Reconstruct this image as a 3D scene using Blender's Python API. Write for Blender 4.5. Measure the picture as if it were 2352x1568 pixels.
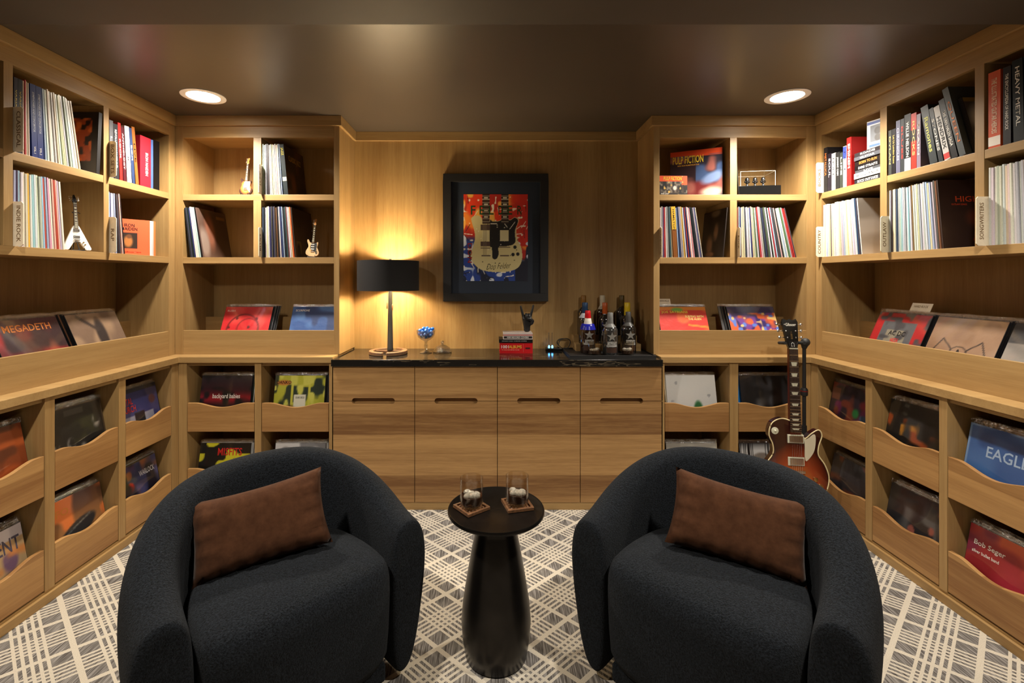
import bpy, bmesh, math, random
import numpy as np
from mathutils import Matrix, Vector

S = bpy.context.scene
C = S.collection
for o in list(bpy.data.objects):
    bpy.data.objects.remove(o, do_unlink=True)
R = math.radians
rnd = random.Random(7)

# ------------------------------------------------------------------ camera, light, exposure
FPX, VPX, VPY, CZ = 1080.0, 1132.0, 642.0, 1.38      # focal length, vanishing point (pixels), eye height
cam = bpy.data.cameras.new('camera')
cam.sensor_width = 36.0
cam.lens = 36.0 * FPX / 2352.0
cam.shift_x = (1176 - VPX) / 2352.0
cam.shift_y = (VPY - 784) / 2352.0
cam.clip_start = 0.02
co = bpy.data.objects.new('camera', cam)
C.objects.link(co)
co.location = (0, 0, CZ)
co.rotation_euler = (R(90), 0, 0)
S.camera = co

w = bpy.data.worlds.new('world')
S.world = w
w.use_nodes = True
w.node_tree.nodes['Background'].inputs[0].default_value = (1.0, 0.86, 0.70, 1)
w.node_tree.nodes['Background'].inputs[1].default_value = 0.0
S.view_settings.view_transform = 'Standard'
S.view_settings.look = 'None'
S.view_settings.gamma = 1.0
S.view_settings.use_curve_mapping = False
S.view_settings.exposure = 0.0

CAN_POWER, CAN_COL = 146.0, (1.0, 0.92, 0.80)
LAMP_POWER, LAMP_COL = 86.0, (1.0, 0.82, 0.54)


def spot(loc, power, size=150, blend=0.75, radius=0.045, col=CAN_COL, name='downlight_beam'):
    l = bpy.data.lights.new(name, 'SPOT')
    l.energy = power
    l.color = col
    l.spot_size = R(size)
    l.spot_blend = blend
    l.shadow_soft_size = radius
    o = bpy.data.objects.new(name, l)
    C.objects.link(o)
    o.location = loc
    return o


# ------------------------------------------------------------------ planes of the room (metres)
CEIL, SOFF = 2.40, 2.34
D0 = 2.935                 # upper back bookcases, front plane
XL, XR = -1.984, 2.015     # upper side bookcases, front planes
DL, XLL, XRL = 2.85, -1.905, 1.928     # lower fronts
WB, WL, WR = 3.275, -2.33, 2.36        # walls behind
YN = 1.30                  # near end of the side bookcases
Z_RAIL, Z_S1, Z_S1B, Z_S2, Z_S2B, Z_LIP, Z_TOP = 2.266, 1.911, 1.875, 1.519, 1.481, 1.063, 0.913
RZ = lambda d: Matrix.Rotation(R(d), 4, 'Z')
RY = lambda d: Matrix.Rotation(R(d), 4, 'Y')
RX = lambda d: Matrix.Rotation(R(d), 4, 'X')
T = lambda x, y, z: Matrix.Translation((x, y, z))
SC = lambda x, y, z: Matrix.Diagonal((x, y, z, 1))
FR = {'B': T(0, D0, 0), 'L': T(XL, 0, 0) @ RZ(90), 'R': T(XR, 0, 0) @ RZ(-90),
      'Bl': T(0, DL, 0), 'Ll': T(XLL, 0, 0) @ RZ(90), 'Rl': T(XRL, 0, 0) @ RZ(-90)}


# ------------------------------------------------------------------ materials
def lin(c):
    return tuple((x / 12.92 if x <= 0.04045 else ((x + 0.055) / 1.055) ** 2.4) for x in c)


def srgb(r, g, b):
    return lin((r / 255, g / 255, b / 255))


class NT:
    def __init__(s, name):
        s.m = bpy.data.materials.new(name)
        s.m.use_nodes = True
        s.t = s.m.node_tree
        s.b = s.t.nodes['Principled BSDF']

    def n(s, typ, **kw):
        k = s.t.nodes.new(typ)
        for a, v in kw.items():
            setattr(k, a, v)
        return k

    def l(s, a, b):
        s.t.links.new(a, b)

    def ramp(s, src, stops):
        k = s.n('ShaderNodeValToRGB')
        e = k.color_ramp.elements
        while len(e) < len(stops):
            e.new(0.5)
        for i, (p, c) in enumerate(stops):
            e[i].position = p
            e[i].color = (*c, 1)
        s.l(src, k.inputs[0])
        return k.outputs[0]

    def math(s, op, a, b=None):
        k = s.n('ShaderNodeMath', operation=op)
        for i, v in enumerate((a, b)):
            if v is None:
                continue
            if isinstance(v, (int, float)):
                k.inputs[i].default_value = v
            else:
                s.l(v, k.inputs[i])
        return k.outputs[0]

    def bump(s, h, strength=0.2, dist=0.002):
        k = s.n('ShaderNodeBump')
        k.inputs['Strength'].default_value = strength
        k.inputs['Distance'].default_value = dist
        s.l(h, k.inputs['Height'])
        s.l(k.outputs[0], s.b.inputs['Normal'])

    def noise(s, vec, scale, detail=3, rough=0.6):
        k = s.n('ShaderNodeTexNoise')
        k.inputs['Scale'].default_value = scale
        k.inputs['Detail'].default_value = detail
        k.inputs['Roughness'].default_value = rough
        s.l(vec, k.inputs['Vector'])
        return k.outputs['Fac']

    def coord(s, scale=(1, 1, 1), loc=(0, 0, 0), rnd_off=0.0):
        tc = s.n('ShaderNodeTexCoord')
        v = tc.outputs['Object']
        if rnd_off:
            oi = s.n('ShaderNodeObjectInfo')
            mu = s.math('MULTIPLY', oi.outputs['Random'], rnd_off)
            va = s.n('ShaderNodeVectorMath', operation='ADD')
            cx = s.n('ShaderNodeCombineXYZ')
            for i in range(3):
                s.l(mu, cx.inputs[i])
            s.l(v, va.inputs[0])
            s.l(cx.outputs[0], va.inputs[1])
            v = va.outputs[0]
        mp = s.n('ShaderNodeMapping')
        mp.inputs['Scale'].default_value = scale
        mp.inputs['Location'].default_value = loc
        s.l(v, mp.inputs['Vector'])
        return mp.outputs[0]


def pm(name, col, rough=0.5, metal=0.0, coat=0.0, spec=0.5, sheen=0.0, noise=0.0, nscale=40.0):
    k = NT(name)
    k.b.inputs['Roughness'].default_value = rough
    k.b.inputs['Metallic'].default_value = metal
    k.b.inputs['Coat Weight'].default_value = coat
    k.b.inputs['Coat Roughness'].default_value = 0.1
    k.b.inputs['Specular IOR Level'].default_value = spec
    k.b.inputs['Sheen Weight'].default_value = sheen
    f = k.noise(k.coord(), nscale)
    a = 1 - noise
    c = k.ramp(f, [(0.3, tuple(x * a for x in col)), (0.7, tuple(min(1, x * (1 + noise * 0.6)) for x in col))])
    k.l(c, k.b.inputs['Base Color'])
    return k.m


def wood(name, axis, light, dark, rnd_off=0.0, bands=0.0, rough=0.42, contrast=1.0):
    """Oak: streaks run along one local axis; optional glued boards (bands) across it."""
    k = NT(name)
    sc = [1.0, 1.0, 1.0]
    sc[axis] = 0.035
    v = k.coord(tuple(sc), rnd_off=rnd_off)
    big = k.noise(v, 9.0, 2, 0.5)
    mid = k.noise(v, 55.0, 4, 0.7)
    fine = k.noise(v, 330.0, 2, 0.6)
    h = k.math('ADD', k.math('MULTIPLY', big, 0.42), k.math('MULTIPLY', mid, 0.38))
    h = k.math('ADD', h, k.math('MULTIPLY', fine, 0.20))
    if bands:
        tc = k.coord((1, 1, 1))
        sp = k.n('ShaderNodeSeparateXYZ')
        k.l(tc, sp.inputs[0])
        z = k.math('FLOOR', k.math('MULTIPLY', k.math('ADD', sp.outputs['Z'], 0.035), 8.2))
        wn = k.n('ShaderNodeTexWhiteNoise', noise_dimensions='1D')
        if rnd_off:
            oi = k.n('ShaderNodeObjectInfo')
            z = k.math('ADD', z, k.math('MULTIPLY', oi.outputs['Random'], 91.7))
        k.l(z, wn.inputs['W'])
        h = k.math('ADD', h, k.math('MULTIPLY', k.math('SUBTRACT', wn.outputs['Value'], 0.5), bands))
    light, dark = (tuple(x * 0.86 for x in q) for q in (light, dark))
    mp = 0.5
    d = 0.17 / contrast
    mix = tuple((a + b) / 2 for a, b in zip(light, dark))
    k.l(k.ramp(h, [(mp - d, dark), (mp, mix), (mp + d, light)]), k.b.inputs['Base Color'])
    k.b.inputs['Roughness'].default_value = rough
    k.b.inputs['Specular IOR Level'].default_value = 0.4
    k.bump(mid, 0.08, 0.001)
    return k.m


OAK_L, OAK_D = (0.50, 0.318, 0.128), (0.305, 0.172, 0.060)
M = {}
M['oak_h'] = wood('oak_along', 0, OAK_L, OAK_D, rnd_off=3.0)
M['oak_v'] = wood('oak_upright', 2, OAK_L, OAK_D, rnd_off=3.0)
M['oak_d'] = wood('oak_across', 1, OAK_L, OAK_D, rnd_off=3.0)
M['oak_bin'] = wood('oak_bin_front', 0, (0.52, 0.29, 0.105), (0.27, 0.125, 0.040), rnd_off=9.0, bands=0.22)
M['oak_bar'] = wood('oak_cabinet_front', 0, (0.50, 0.285, 0.108), (0.20, 0.092, 0.030), bands=0.18, contrast=1.25)
M['oak_pan'] = wood('oak_wall_veneer', 2, (0.52, 0.330, 0.130), (0.34, 0.188, 0.064), contrast=1.3, rough=0.38)
M['oak_back'] = M['oak_v']


def carpet():
    k = NT('plaid_carpet')
    tc = k.n('ShaderNodeTexCoord')
    sp = k.n('ShaderNodeSeparateXYZ')
    k.l(tc.outputs['Object'], sp.inputs[0])
    dx = k.math('MULTIPLY', k.math('ADD', sp.outputs['X'], 0.208), 1 / 0.17)
    dy = k.math('MULTIPLY', k.math('ADD', sp.outputs['Y'], -1.762), 1 / 0.1515)
    u = k.math('MULTIPLY', k.math('ADD', dx, dy), 0.5)
    v = k.math('MULTIPLY', k.math('SUBTRACT', dx, dy), 0.5)

    def fam(q):
        f = k.math('FRACT', k.math('ADD', q, 100.5))            # single line now at 0.5
        d = k.math('ABSOLUTE', k.math('SUBTRACT', f, 0.5))
        one = k.math('LESS_THAN', d, 0.042)
        g = k.math('SUBTRACT', k.math('FRACT', k.math('ADD', q, 100.0)), 0.5)   # bundle centre at 0
        inb = k.math('LESS_THAN', k.math('ABSOLUTE', g), 0.215)
        st = k.math('FRACT', k.math('ADD', k.math('MULTIPLY', g, 1 / 0.092), 0.5))
        ln = k.math('LESS_THAN', k.math('ABSOLUTE', k.math('SUBTRACT', st, 0.5)), 0.24)
        return k.math('MAXIMUM', one, k.math('MULTIPLY', inb, ln))
    m = k.math('MAXIMUM', fam(u), fam(v))
    st = k.noise(k.coord((1, 0.05, 1)), 190.0, 2, 0.6)
    grey = k.ramp(st, [(0.36, (0.075, 0.066, 0.060)), (0.5, (0.165, 0.150, 0.138)), (0.64, (0.30, 0.28, 0.26))])
    pile = k.noise(k.coord(), 420.0, 2, 0.6)
    cream = k.ramp(pile, [(0.3, (0.42, 0.365, 0.29)), (0.7, (0.66, 0.60, 0.50))])
    mx = k.n('ShaderNodeMix', data_type='RGBA')
    k.l(m, mx.inputs['Factor'])
    k.l(grey, mx.inputs['A'])
    k.l(cream, mx.inputs['B'])
    k.l(mx.outputs['Result'], k.b.inputs['Base Color'])
    k.b.inputs['Roughness'].default_value = 0.95
    k.b.inputs['Specular IOR Level'].default_value = 0.1
    h = k.math('ADD', k.math('MULTIPLY', pile, 0.5), k.math('MULTIPLY', m, 0.6))
    k.bump(h, 0.5, 0.004)
    return k.m


def stone():
    k = NT('black_marble')
    v = k.coord((0.45, 1.6, 1))
    n1 = k.noise(v, 2.0, 5, 0.6)
    n2 = k.noise(k.coord((0.5, 2.2, 5.0), (3, 1, 2)), 3.0, 4, 0.6)
    rd = k.math('ABSOLUTE', k.math('SUBTRACT', n2, 0.5))
    vein = k.math('MULTIPLY', k.math('LESS_THAN', rd, 0.005), k.math('GREATER_THAN', n1, 0.52))
    k.l(k.ramp(vein, [(0.0, (0.010, 0.009, 0.008)), (1.0, (0.10, 0.078, 0.05))]), k.b.inputs['Base Color'])
    k.b.inputs['Roughness'].default_value = 0.12
    return k.m


def fabric(name, c0, c1, scale=260.0, bump=0.9, dist=0.004):
    k = NT(name)
    v = k.coord()
    f = k.noise(v, scale, 3, 0.7)
    k.l(k.ramp(f, [(0.32, c0), (0.68, c1)]), k.b.inputs['Base Color'])
    k.b.inputs['Roughness'].default_value = 0.95
    k.b.inputs['Specular IOR Level'].default_value = 0.15
    k.b.inputs['Sheen Weight'].default_value = 0.03
    k.b.inputs['Sheen Roughness'].default_value = 0.5
    k.bump(f, bump, dist)
    return k.m


def spine_mat():
    """Printed card spine in a clear sleeve; the colour is each object's own."""
    k = NT('record_spine')
    oi = k.n('ShaderNodeObjectInfo')
    v = k.coord((40, 1, 95), rnd_off=20.0)
    f = k.noise(v, 1.3, 3, 0.7)
    g = k.math('MULTIPLY', k.math('GREATER_THAN', f, 0.60), 0.55)
    mx = k.n('ShaderNodeMix', data_type='RGBA')
    k.l(g, mx.inputs['Factor'])
    k.l(oi.outputs['Color'], mx.inputs['A'])
    hs = k.n('ShaderNodeHueSaturation')
    hs.inputs['Value'].default_value = 0.35
    k.l(oi.outputs['Color'], hs.inputs['Color'])
    k.l(hs.outputs[0], mx.inputs['B'])
    k.l(mx.outputs['Result'], k.b.inputs['Base Color'])
    k.b.inputs['Roughness'].default_value = 0.45
    k.b.inputs['Coat Weight'].default_value = 0.5
    k.b.inputs['Coat Roughness'].default_value = 0.15
    return k.m


def art_mat(name, coat=0.6, rough=0.4, crinkle=0.0):
    k = NT(name)
    a = k.n('ShaderNodeAttribute', attribute_name='print')
    k.l(a.outputs['Color'], k.b.inputs['Base Color'])
    k.b.inputs['Roughness'].default_value = rough
    k.b.inputs['Coat Weight'].default_value = coat
    k.b.inputs['Coat Roughness'].default_value = 0.06
    if crinkle:
        k.bump(k.noise(k.coord((1, 1, 1), rnd_off=9.0), 14.0, 3, 0.55), crinkle, 0.01)
    return k.m


def clear(name, tint=(1, 1, 1), gloss=0.10, rough=0.08, crinkle=0.0, cover=0.0):
    """Thin clear film or glass wall: see-through with a glossy skin."""
    k = NT(name)
    tr = k.n('ShaderNodeBsdfTransparent')
    tr.inputs['Color'].default_value = (*tint, 1)
    gl = k.n('ShaderNodeBsdfGlossy')
    gl.inputs['Roughness'].default_value = rough
    if crinkle:
        bp = k.n('ShaderNodeBump')
        bp.inputs['Strength'].default_value = crinkle
        bp.inputs['Distance'].default_value = 0.02
        k.l(k.noise(k.coord(rnd_off=9.0), 30.0, 3, 0.6), bp.inputs['Height'])
        k.l(bp.outputs[0], gl.inputs['Normal'])
    lw = k.n('ShaderNodeLayerWeight')
    lw.inputs['Blend'].default_value = 0.5
    fac = k.math('ADD', k.math('MULTIPLY', k.math('POWER', lw.outputs['Facing'], 4.0), 0.7), gloss)
    mx = k.n('ShaderNodeMixShader')
    k.l(fac, mx.inputs[0])
    k.l(tr.outputs[0], mx.inputs[1])
    k.l(gl.outputs[0], mx.inputs[2])
    k.l(mx.outputs[0], k.t.nodes['Material Output'].inputs['Surface'])
    return k.m


def glow(name, col, power):
    k = NT(name)
    k.b.inputs['Base Color'].default_value = (*col, 1)
    k.b.inputs['Emission Color'].default_value = (*col, 1)
    k.b.inputs['Emission Strength'].default_value = power
    return k.m


M['carpet'] = carpet()
M['stone'] = stone()
M['ceil'] = pm('dark_taupe_ceiling_paint', (0.070, 0.054, 0.040), 0.36, noise=0.05, nscale=3)
M['soffit'] = pm('dark_taupe_matt_paint', (0.070, 0.054, 0.040), 0.62, noise=0.05, nscale=3)     # same colour, without the ceiling's sheen
M['wall'] = pm('dark_taupe_wall_paint', (0.16, 0.13, 0.10), 0.6, noise=0.05, nscale=3)
M['navy'] = fabric('navy_boucle', (0.0004, 0.0006, 0.0010), (0.0165, 0.0205, 0.0268), 210.0, 1.0, 0.006)
M['velvet'] = fabric('brown_velvet', (0.044, 0.016, 0.006), (0.070, 0.027, 0.011), 30.0, 0.15, 0.004)
M['black'] = pm('matt_black', (0.010, 0.009, 0.009), 0.5)
M['blackg'] = pm('gloss_black', (0.006, 0.006, 0.006), 0.15)
M['resin'] = pm('black_resin', (0.012, 0.011, 0.011), 0.42, noise=0.2)
M['bronze'] = pm('dark_bronze_metal', (0.030, 0.026, 0.023), 0.30, metal=0.85, noise=0.35, nscale=5)
M['shade'] = pm('black_linen_shade', (0.010, 0.009, 0.009), 0.85, noise=0.3, nscale=300)
M['shade_in'] = pm('gold_shade_lining', (0.75, 0.62, 0.38), 0.5)
M['leather'] = pm('tan_leather', (0.19, 0.095, 0.045), 0.5, noise=0.2)
M['brass'] = pm('brass', (0.62, 0.42, 0.17), 0.3, metal=1.0)
M['chrome'] = pm('chrome', (0.75, 0.75, 0.75), 0.18, metal=1.0)
M['steel'] = pm('dark_steel', (0.18, 0.18, 0.19), 0.3, metal=1.0)
M['white'] = pm('white_paint', (0.80, 0.78, 0.74), 0.5)
M['cream'] = pm('cream_card', (0.86, 0.75, 0.57), 0.6, noise=0.08)
M['paper'] = pm('paper_pages', (0.68, 0.61, 0.49), 0.8, noise=0.15, nscale=200)
M['mat'] = pm('dark_navy_mount', (0.010, 0.017, 0.032), 0.6)
M['candy'] = pm('blue_candy_foil', (0.02, 0.16, 0.62), 0.25, coat=0.5)
M['ice'] = pm('ice', (0.46, 0.46, 0.44), 0.10, coat=0.8, noise=0.5, nscale=60)
M['carve'] = pm('carved_walnut', (0.17, 0.075, 0.030), 0.5, noise=0.55, nscale=90)
M['spine'] = spine_mat()
M['art'] = art_mat('cover_print')
M['artc'] = art_mat('cover_print_under_film', 1.0, 0.4, 0.25)
M['paint'] = art_mat('canvas_print', 0.15, 0.5)
M['film'] = clear('clear_film', gloss=0.20, rough=0.12, crinkle=0.9)
M['glass'] = clear('clear_glass', (0.93, 0.90, 0.85), 0.05, 0.03)
M['crystal'] = clear('cut_crystal', (0.90, 0.90, 0.88), 0.26, 0.05, crinkle=0.6)
M['acrylic'] = clear('clear_acrylic', (0.97, 0.97, 0.95), 0.02, 0.03)
M['whisky'] = pm('whisky', (0.030, 0.011, 0.004), 0.05, coat=1.0)
M['amber'] = pm('amber_bottle', (0.020, 0.007, 0.003), 0.08, coat=1.0)
M['smoke'] = pm('grey_bottle_glass', (0.028, 0.027, 0.026), 0.10, coat=1.0)
M['darkbot'] = pm('dark_bottle_glass', (0.010, 0.008, 0.007), 0.08, coat=1.0)
M['pewter'] = pm('pewter', (0.48, 0.47, 0.44), 0.35, metal=0.8)
M['led'] = glow('blue_led', (0.10, 0.45, 1.0), 6.0)
M['can'] = glow('downlight_lens', (1.0, 0.88, 0.72), 26.0)
M['bulb'] = glow('lamp_bulb', (1.0, 0.74, 0.38), 60.0)
M['rubber'] = pm('black_rubber', (0.012, 0.012, 0.012), 0.6)
M['rosewood'] = pm('rosewood_board', (0.030, 0.014, 0.009), 0.4, noise=0.4, nscale=30)
M['pearl'] = pm('pearl_inlay', (0.60, 0.58, 0.44), 0.25)
_cm = {}


def cm(r, g, b, rough=0.5, metal=0.0, coat=0.0):
    key = (r, g, b, rough, metal, coat)
    if key not in _cm:
        _cm[key] = pm('ink_%d_%d_%d' % (r, g, b), srgb(r, g, b), rough, metal, coat, 0.25)
    return _cm[key]


def sunburst():
    k = NT('sunburst_maple')
    tc = k.n('ShaderNodeTexCoord')
    mp = k.n('ShaderNodeMapping')
    mp.inputs['Location'].default_value = (0, 0, -0.20)
    mp.inputs['Scale'].default_value = (5.4, 0.0, 3.5)
    k.l(tc.outputs['Object'], mp.inputs['Vector'])
    ln = k.n('ShaderNodeVectorMath', operation='LENGTH')
    k.l(mp.outputs[0], ln.inputs[0])
    k.l(k.ramp(ln.outputs['Value'], [(0.25, (0.50, 0.16, 0.030)), (0.6, (0.30, 0.045, 0.012)), (0.95, (0.030, 0.006, 0.005))]),
        k.b.inputs['Base Color'])
    k.b.inputs['Roughness'].default_value = 0.15
    k.b.inputs['Coat Weight'].default_value = 1.0
    return k.m


M['burst'] = sunburst()


# ------------------------------------------------------------------ mesh helpers
class MB:
    def __init__(s):
        s.v, s.f = [], []

    def add(s, v, f):
        n = len(s.v)
        s.v += [tuple(p) for p in v]
        s.f += [tuple(i + n for i in q) for q in f]
        return s

    def box(s, x0, x1, y0, y1, z0, z1):
        v = [(x, y, z) for z in (z0, z1) for y in (y0, y1) for x in (x0, x1)]
        return s.add(v, [(0, 2, 3, 1), (4, 5, 7, 6), (0, 1, 5, 4), (2, 6, 7, 3), (0, 4, 6, 2), (1, 3, 7, 5)])

    def prism(s, poly, lo, hi, axis='y'):
        """Extrude a 2-D outline: axis y -> outline in xz, axis z -> outline in xy."""
        n = len(poly)
        f = {'y': lambda p, h: (p[0], h, p[1]), 'z': lambda p, h: (p[0], p[1], h), 'x': lambda p, h: (h, p[0], p[1])}[axis]
        v = [f(p, lo) for p in poly] + [f(p, hi) for p in poly]
        q = [tuple(range(n))[::-1], tuple(range(n, 2 * n))]
        q += [(i, (i + 1) % n, n + (i + 1) % n, n + i) for i in range(n)]
        return s.add(v, q)

    def lathe(s, prof, n=24, c=(0, 0, 0), caps=True):
        v, f = [], []
        for r, z in prof:
            for i in range(n):
                a = 2 * math.pi * i / n
                v.append((c[0] + r * math.cos(a), c[1] + r * math.sin(a), c[2] + z))
        for j in range(len(prof) - 1):
            for i in range(n):
                k = (i + 1) % n
                f.append((j * n + i, j * n + k, (j + 1) * n + k, (j + 1) * n + i))
        if caps and prof[0][0] > 1e-5:
            f.append(tuple(range(n))[::-1])
        if caps and prof[-1][0] > 1e-5:
            f.append(tuple(range((len(prof) - 1) * n, len(prof) * n)))
        return s.add(v, f)

    def tube(s, pts, r, n=8):
        pts = [Vector(p) for p in pts]
        rr = r if isinstance(r, (list, tuple)) else [r] * len(pts)
        v, f = [], []
        for i, p in enumerate(pts):
            d = (pts[min(i + 1, len(pts) - 1)] - pts[max(i - 1, 0)]).normalized()
            up = Vector((0, 0, 1)) if abs(d.z) < 0.9 else Vector((1, 0, 0))
            a = d.cross(up).normalized()
            b = d.cross(a)
            for k in range(n):
                t = 2 * math.pi * k / n
                v.append(p + (a * math.cos(t) + b * math.sin(t)) * rr[i])
        for j in range(len(pts) - 1):
            for k in range(n):
                m = (k + 1) % n
                f.append((j * n + k, j * n + m, (j + 1) * n + m, (j + 1) * n + k))
        f.append(tuple(range(n)))
        f.append(tuple(range((len(pts) - 1) * n, len(pts) * n))[::-1])
        return s.add(v, f)

    def sphere(s, c, r, n=10, m=7, sx=1, sy=1, sz=1):
        prof = [(r * math.sin(math.pi * j / m), -r * math.cos(math.pi * j / m)) for j in range(m + 1)]
        b = MB().lathe([(max(a, 1e-6), z) for a, z in prof], n)
        return s.add([(c[0] + x * sx, c[1] + y * sy, c[2] + z * sz) for x, y, z in b.v], b.f)

    def mesh(s, name='mesh', smooth=None):
        me = bpy.data.meshes.new(name)
        me.from_pydata(s.v, [], s.f)
        bm = bmesh.new()
        bm.from_mesh(me)
        bmesh.ops.remove_doubles(bm, verts=bm.verts, dist=1e-6)
        bmesh.ops.recalc_face_normals(bm, faces=bm.faces)
        bm.to_mesh(me)
        bm.free()
        if smooth is not None:
            me.polygons.foreach_set('use_smooth', [True] * len(me.polygons))
            me.set_sharp_from_angle(angle=R(smooth))
        return me

    def obj(s, name, mat, parent=None, smooth=None, bevel=0.0, mtx=None):
        o = ob(name, s.mesh(name, smooth), mat, parent, mtx)
        if bevel:
            b = o.modifiers.new('edge', 'BEVEL')
            b.width = bevel
            b.segments = 2
            b.limit_method = 'ANGLE'
        return o


def ob(name, me, mat=None, parent=None, mtx=None):
    o = bpy.data.objects.new(name, me)
    C.objects.link(o)
    if mat is not None and not me.materials:
        me.materials.append(M[mat] if isinstance(mat, str) else mat)
    if parent is not None:
        o.parent = parent
    if mtx is not None:
        o.matrix_local = mtx
    return o


def tag(o, label, cat, group=None):
    o['label'] = label
    o['category'] = cat
    if group:
        o['group'] = group
    return o


def thing(name, label, cat, mtx, group=None):
    o = bpy.data.objects.new(name, None)
    C.objects.link(o)
    o.empty_display_size = 0.05
    o.matrix_world = mtx
    return tag(o, label, cat, group)


def struct(o, label=None):
    o['kind'] = 'structure'
    if label:
        o['label'] = label
    return o


def B(*a):
    return MB().box(*a)


def text(s, w, h, mat, parent, mtx, name='lettering', bold=0.012, shear=0.0):
    """Flat lettering fitted into w x h, lying in the local xz plane, facing -y, centred."""
    cu = bpy.data.curves.new('t', 'FONT')
    cu.body = s
    cu.size = 1.0
    cu.extrude = 0.0
    cu.offset = bold
    cu.resolution_u = 2
    cu.shear = shear
    cu.space_line = 0.85
    cu.align_x = 'CENTER'
    t = bpy.data.objects.new('t', cu)
    C.objects.link(t)
    dg = bpy.context.evaluated_depsgraph_get()
    me = bpy.data.meshes.new_from_object(t.evaluated_get(dg))
    bpy.data.objects.remove(t, do_unlink=True)
    bpy.data.curves.remove(cu)
    co_ = np.array([v.co[:] for v in me.vertices])
    lo, hi = co_.min(0), co_.max(0)
    c = (lo + hi) / 2
    me.transform(Matrix(((w / (hi[0] - lo[0]), 0, 0, 0), (0, 0, 1, 0), (0, h / (hi[1] - lo[1]), 0, 0), (0, 0, 0, 1))) @ T(-c[0], -c[1], 0))
    me.materials.clear()
    return ob(name, me, mat, parent, mtx)


# ------------------------------------------------------------------ printed pictures as coloured grids
class Art:
    def __init__(s, base, n=48, m=48, seed=1):
        s.n, s.m = n, m
        s.r = np.random.RandomState(seed)
        s.u, s.v = np.meshgrid(np.linspace(0, 1, n), np.linspace(0, 1, m))
        s.c = np.ones((m, n, 3)) * (np.array(base) / 255.0)

    def nz(s, k, kv=None):
        g = s.r.rand((kv or k) + 1, k + 1)
        x, y = s.u * k, s.v * (kv or k)
        i, j = np.clip(x.astype(int), 0, k - 1), np.clip(y.astype(int), 0, (kv or k) - 1)
        a, b = x - i, y - j
        a, b = a * a * (3 - 2 * a), b * b * (3 - 2 * b)
        return (g[j, i] * (1 - a) + g[j, i + 1] * a) * (1 - b) + (g[j + 1, i] * (1 - a) + g[j + 1, i + 1] * a) * b

    def mix(s, mask, col):
        k = np.clip(mask, 0, 1)[..., None]
        s.c = s.c * (1 - k) + (np.array(col) / 255.0) * k
        return s

    def grad(s, col, lo=0.0, hi=1.0, ax='v'):
        return s.mix((getattr(s, ax) - lo) / (hi - lo), col)

    def cloud(s, col, k=6, th=0.5, soft=0.15, kv=None):
        return s.mix((s.nz(k, kv) - th) / soft + 0.5, col)

    def ell(s, cx, cy, rx, ry, col, soft=0.15, rot=0.0):
        a = R(rot)
        x, y = s.u - cx, s.v - cy
        x, y = x * math.cos(a) + y * math.sin(a), -x * math.sin(a) + y * math.cos(a)
        d = np.sqrt((x / rx) ** 2 + (y / ry) ** 2)
        return s.mix((1 - d) / soft + 0.5, col)

    def ring(s, cx, cy, r, w, col):
        d = np.abs(np.hypot(s.u - cx, s.v - cy) - r)
        return s.mix((w - d) / w + 0.3, col)

    def rect(s, x0, x1, y0, y1, col):
        return s.mix(((s.u >= x0) & (s.u <= x1) & (s.v >= y0) & (s.v <= y1)).astype(float), col)

    def line(s, x0, y0, x1, y1, wd, col):
        dx, dy = x1 - x0, y1 - y0
        t = np.clip(((s.u - x0) * dx + (s.v - y0) * dy) / (dx * dx + dy * dy), 0, 1)
        d = np.hypot(s.u - x0 - t * dx, s.v - y0 - t * dy)
        return s.mix((wd - d) / (wd * 0.5) + 0.5, col)

    def border(s, b, col):
        return s.mix(((s.u < b) | (s.u > 1 - b) | (s.v < b) | (s.v > 1 - b)).astype(float), col)

    def mesh(s, w, h):
        n, m = s.n, s.m
        v = [((s.u[j, i] - 0.5) * w, 0.0, s.v[j, i] * h) for j in range(m) for i in range(n)]
        f = [(j * n + i, j * n + i + 1, (j + 1) * n + i + 1, (j + 1) * n + i) for j in range(m - 1) for i in range(n - 1)]
        me = bpy.data.meshes.new('cover_print')
        me.from_pydata(v, [], f)
        at = me.color_attributes.new('print', 'FLOAT_COLOR', 'POINT')
        c = np.clip(s.c, 0, 1).reshape(-1, 3)
        c = np.where(c <= 0.04045, c / 12.92, ((c + 0.055) / 1.055) ** 2.4)
        at.data.foreach_set('color', np.c_[c, np.ones(len(c))].astype(np.float32).ravel())
        return me


# ------------------------------------------------------------------ the room shell
YB, YS = -1.7, 1.77
YN = 1.44
struct(B(WL - 0.1, WR + 0.1, YB - 0.1, WB + 0.1, -0.05, 0.0).obj('floor', 'carpet'), 'grey carpet with a cream diagonal plaid of single lines and bundles of five')
struct(B(WL - 0.1, WR + 0.1, YS, WB + 0.1, CEIL, CEIL + 0.1).obj('ceiling', 'ceil'), 'dark taupe painted ceiling above the bookcases')
struct(B(WL - 0.1, WR + 0.1, YB - 0.1, YS, SOFF, CEIL + 0.1).obj('ceiling_soffit', 'soffit'), 'lower dark taupe ceiling strip crossing the room')
struct(B(WL - 0.1, WR + 0.1, WB, WB + 0.1, 0, CEIL).obj('wall_back', 'wall'))
struct(B(WL - 0.1, WL, YB, WB, 0, CEIL).obj('wall_left', 'wall'))
struct(B(WR, WR + 0.1, YB, WB, 0, CEIL).obj('wall_right', 'wall'))
struct(B(WL - 0.1, WR + 0.1, YB - 0.1, YB, 0, CEIL).obj('wall_rear', 'wall'))
AX0, AX1, AYB = -0.958, 1.003, 3.255        # alcove between the back bookcases
struct(B(AX0, AX1, AYB, WB, 0.90, CEIL).obj('wall_alcove', 'oak_pan'), 'vertical-grain oak panel behind the black marble bar top')

# crown moulding
ZC, PC = 2.337, 0.016


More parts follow.
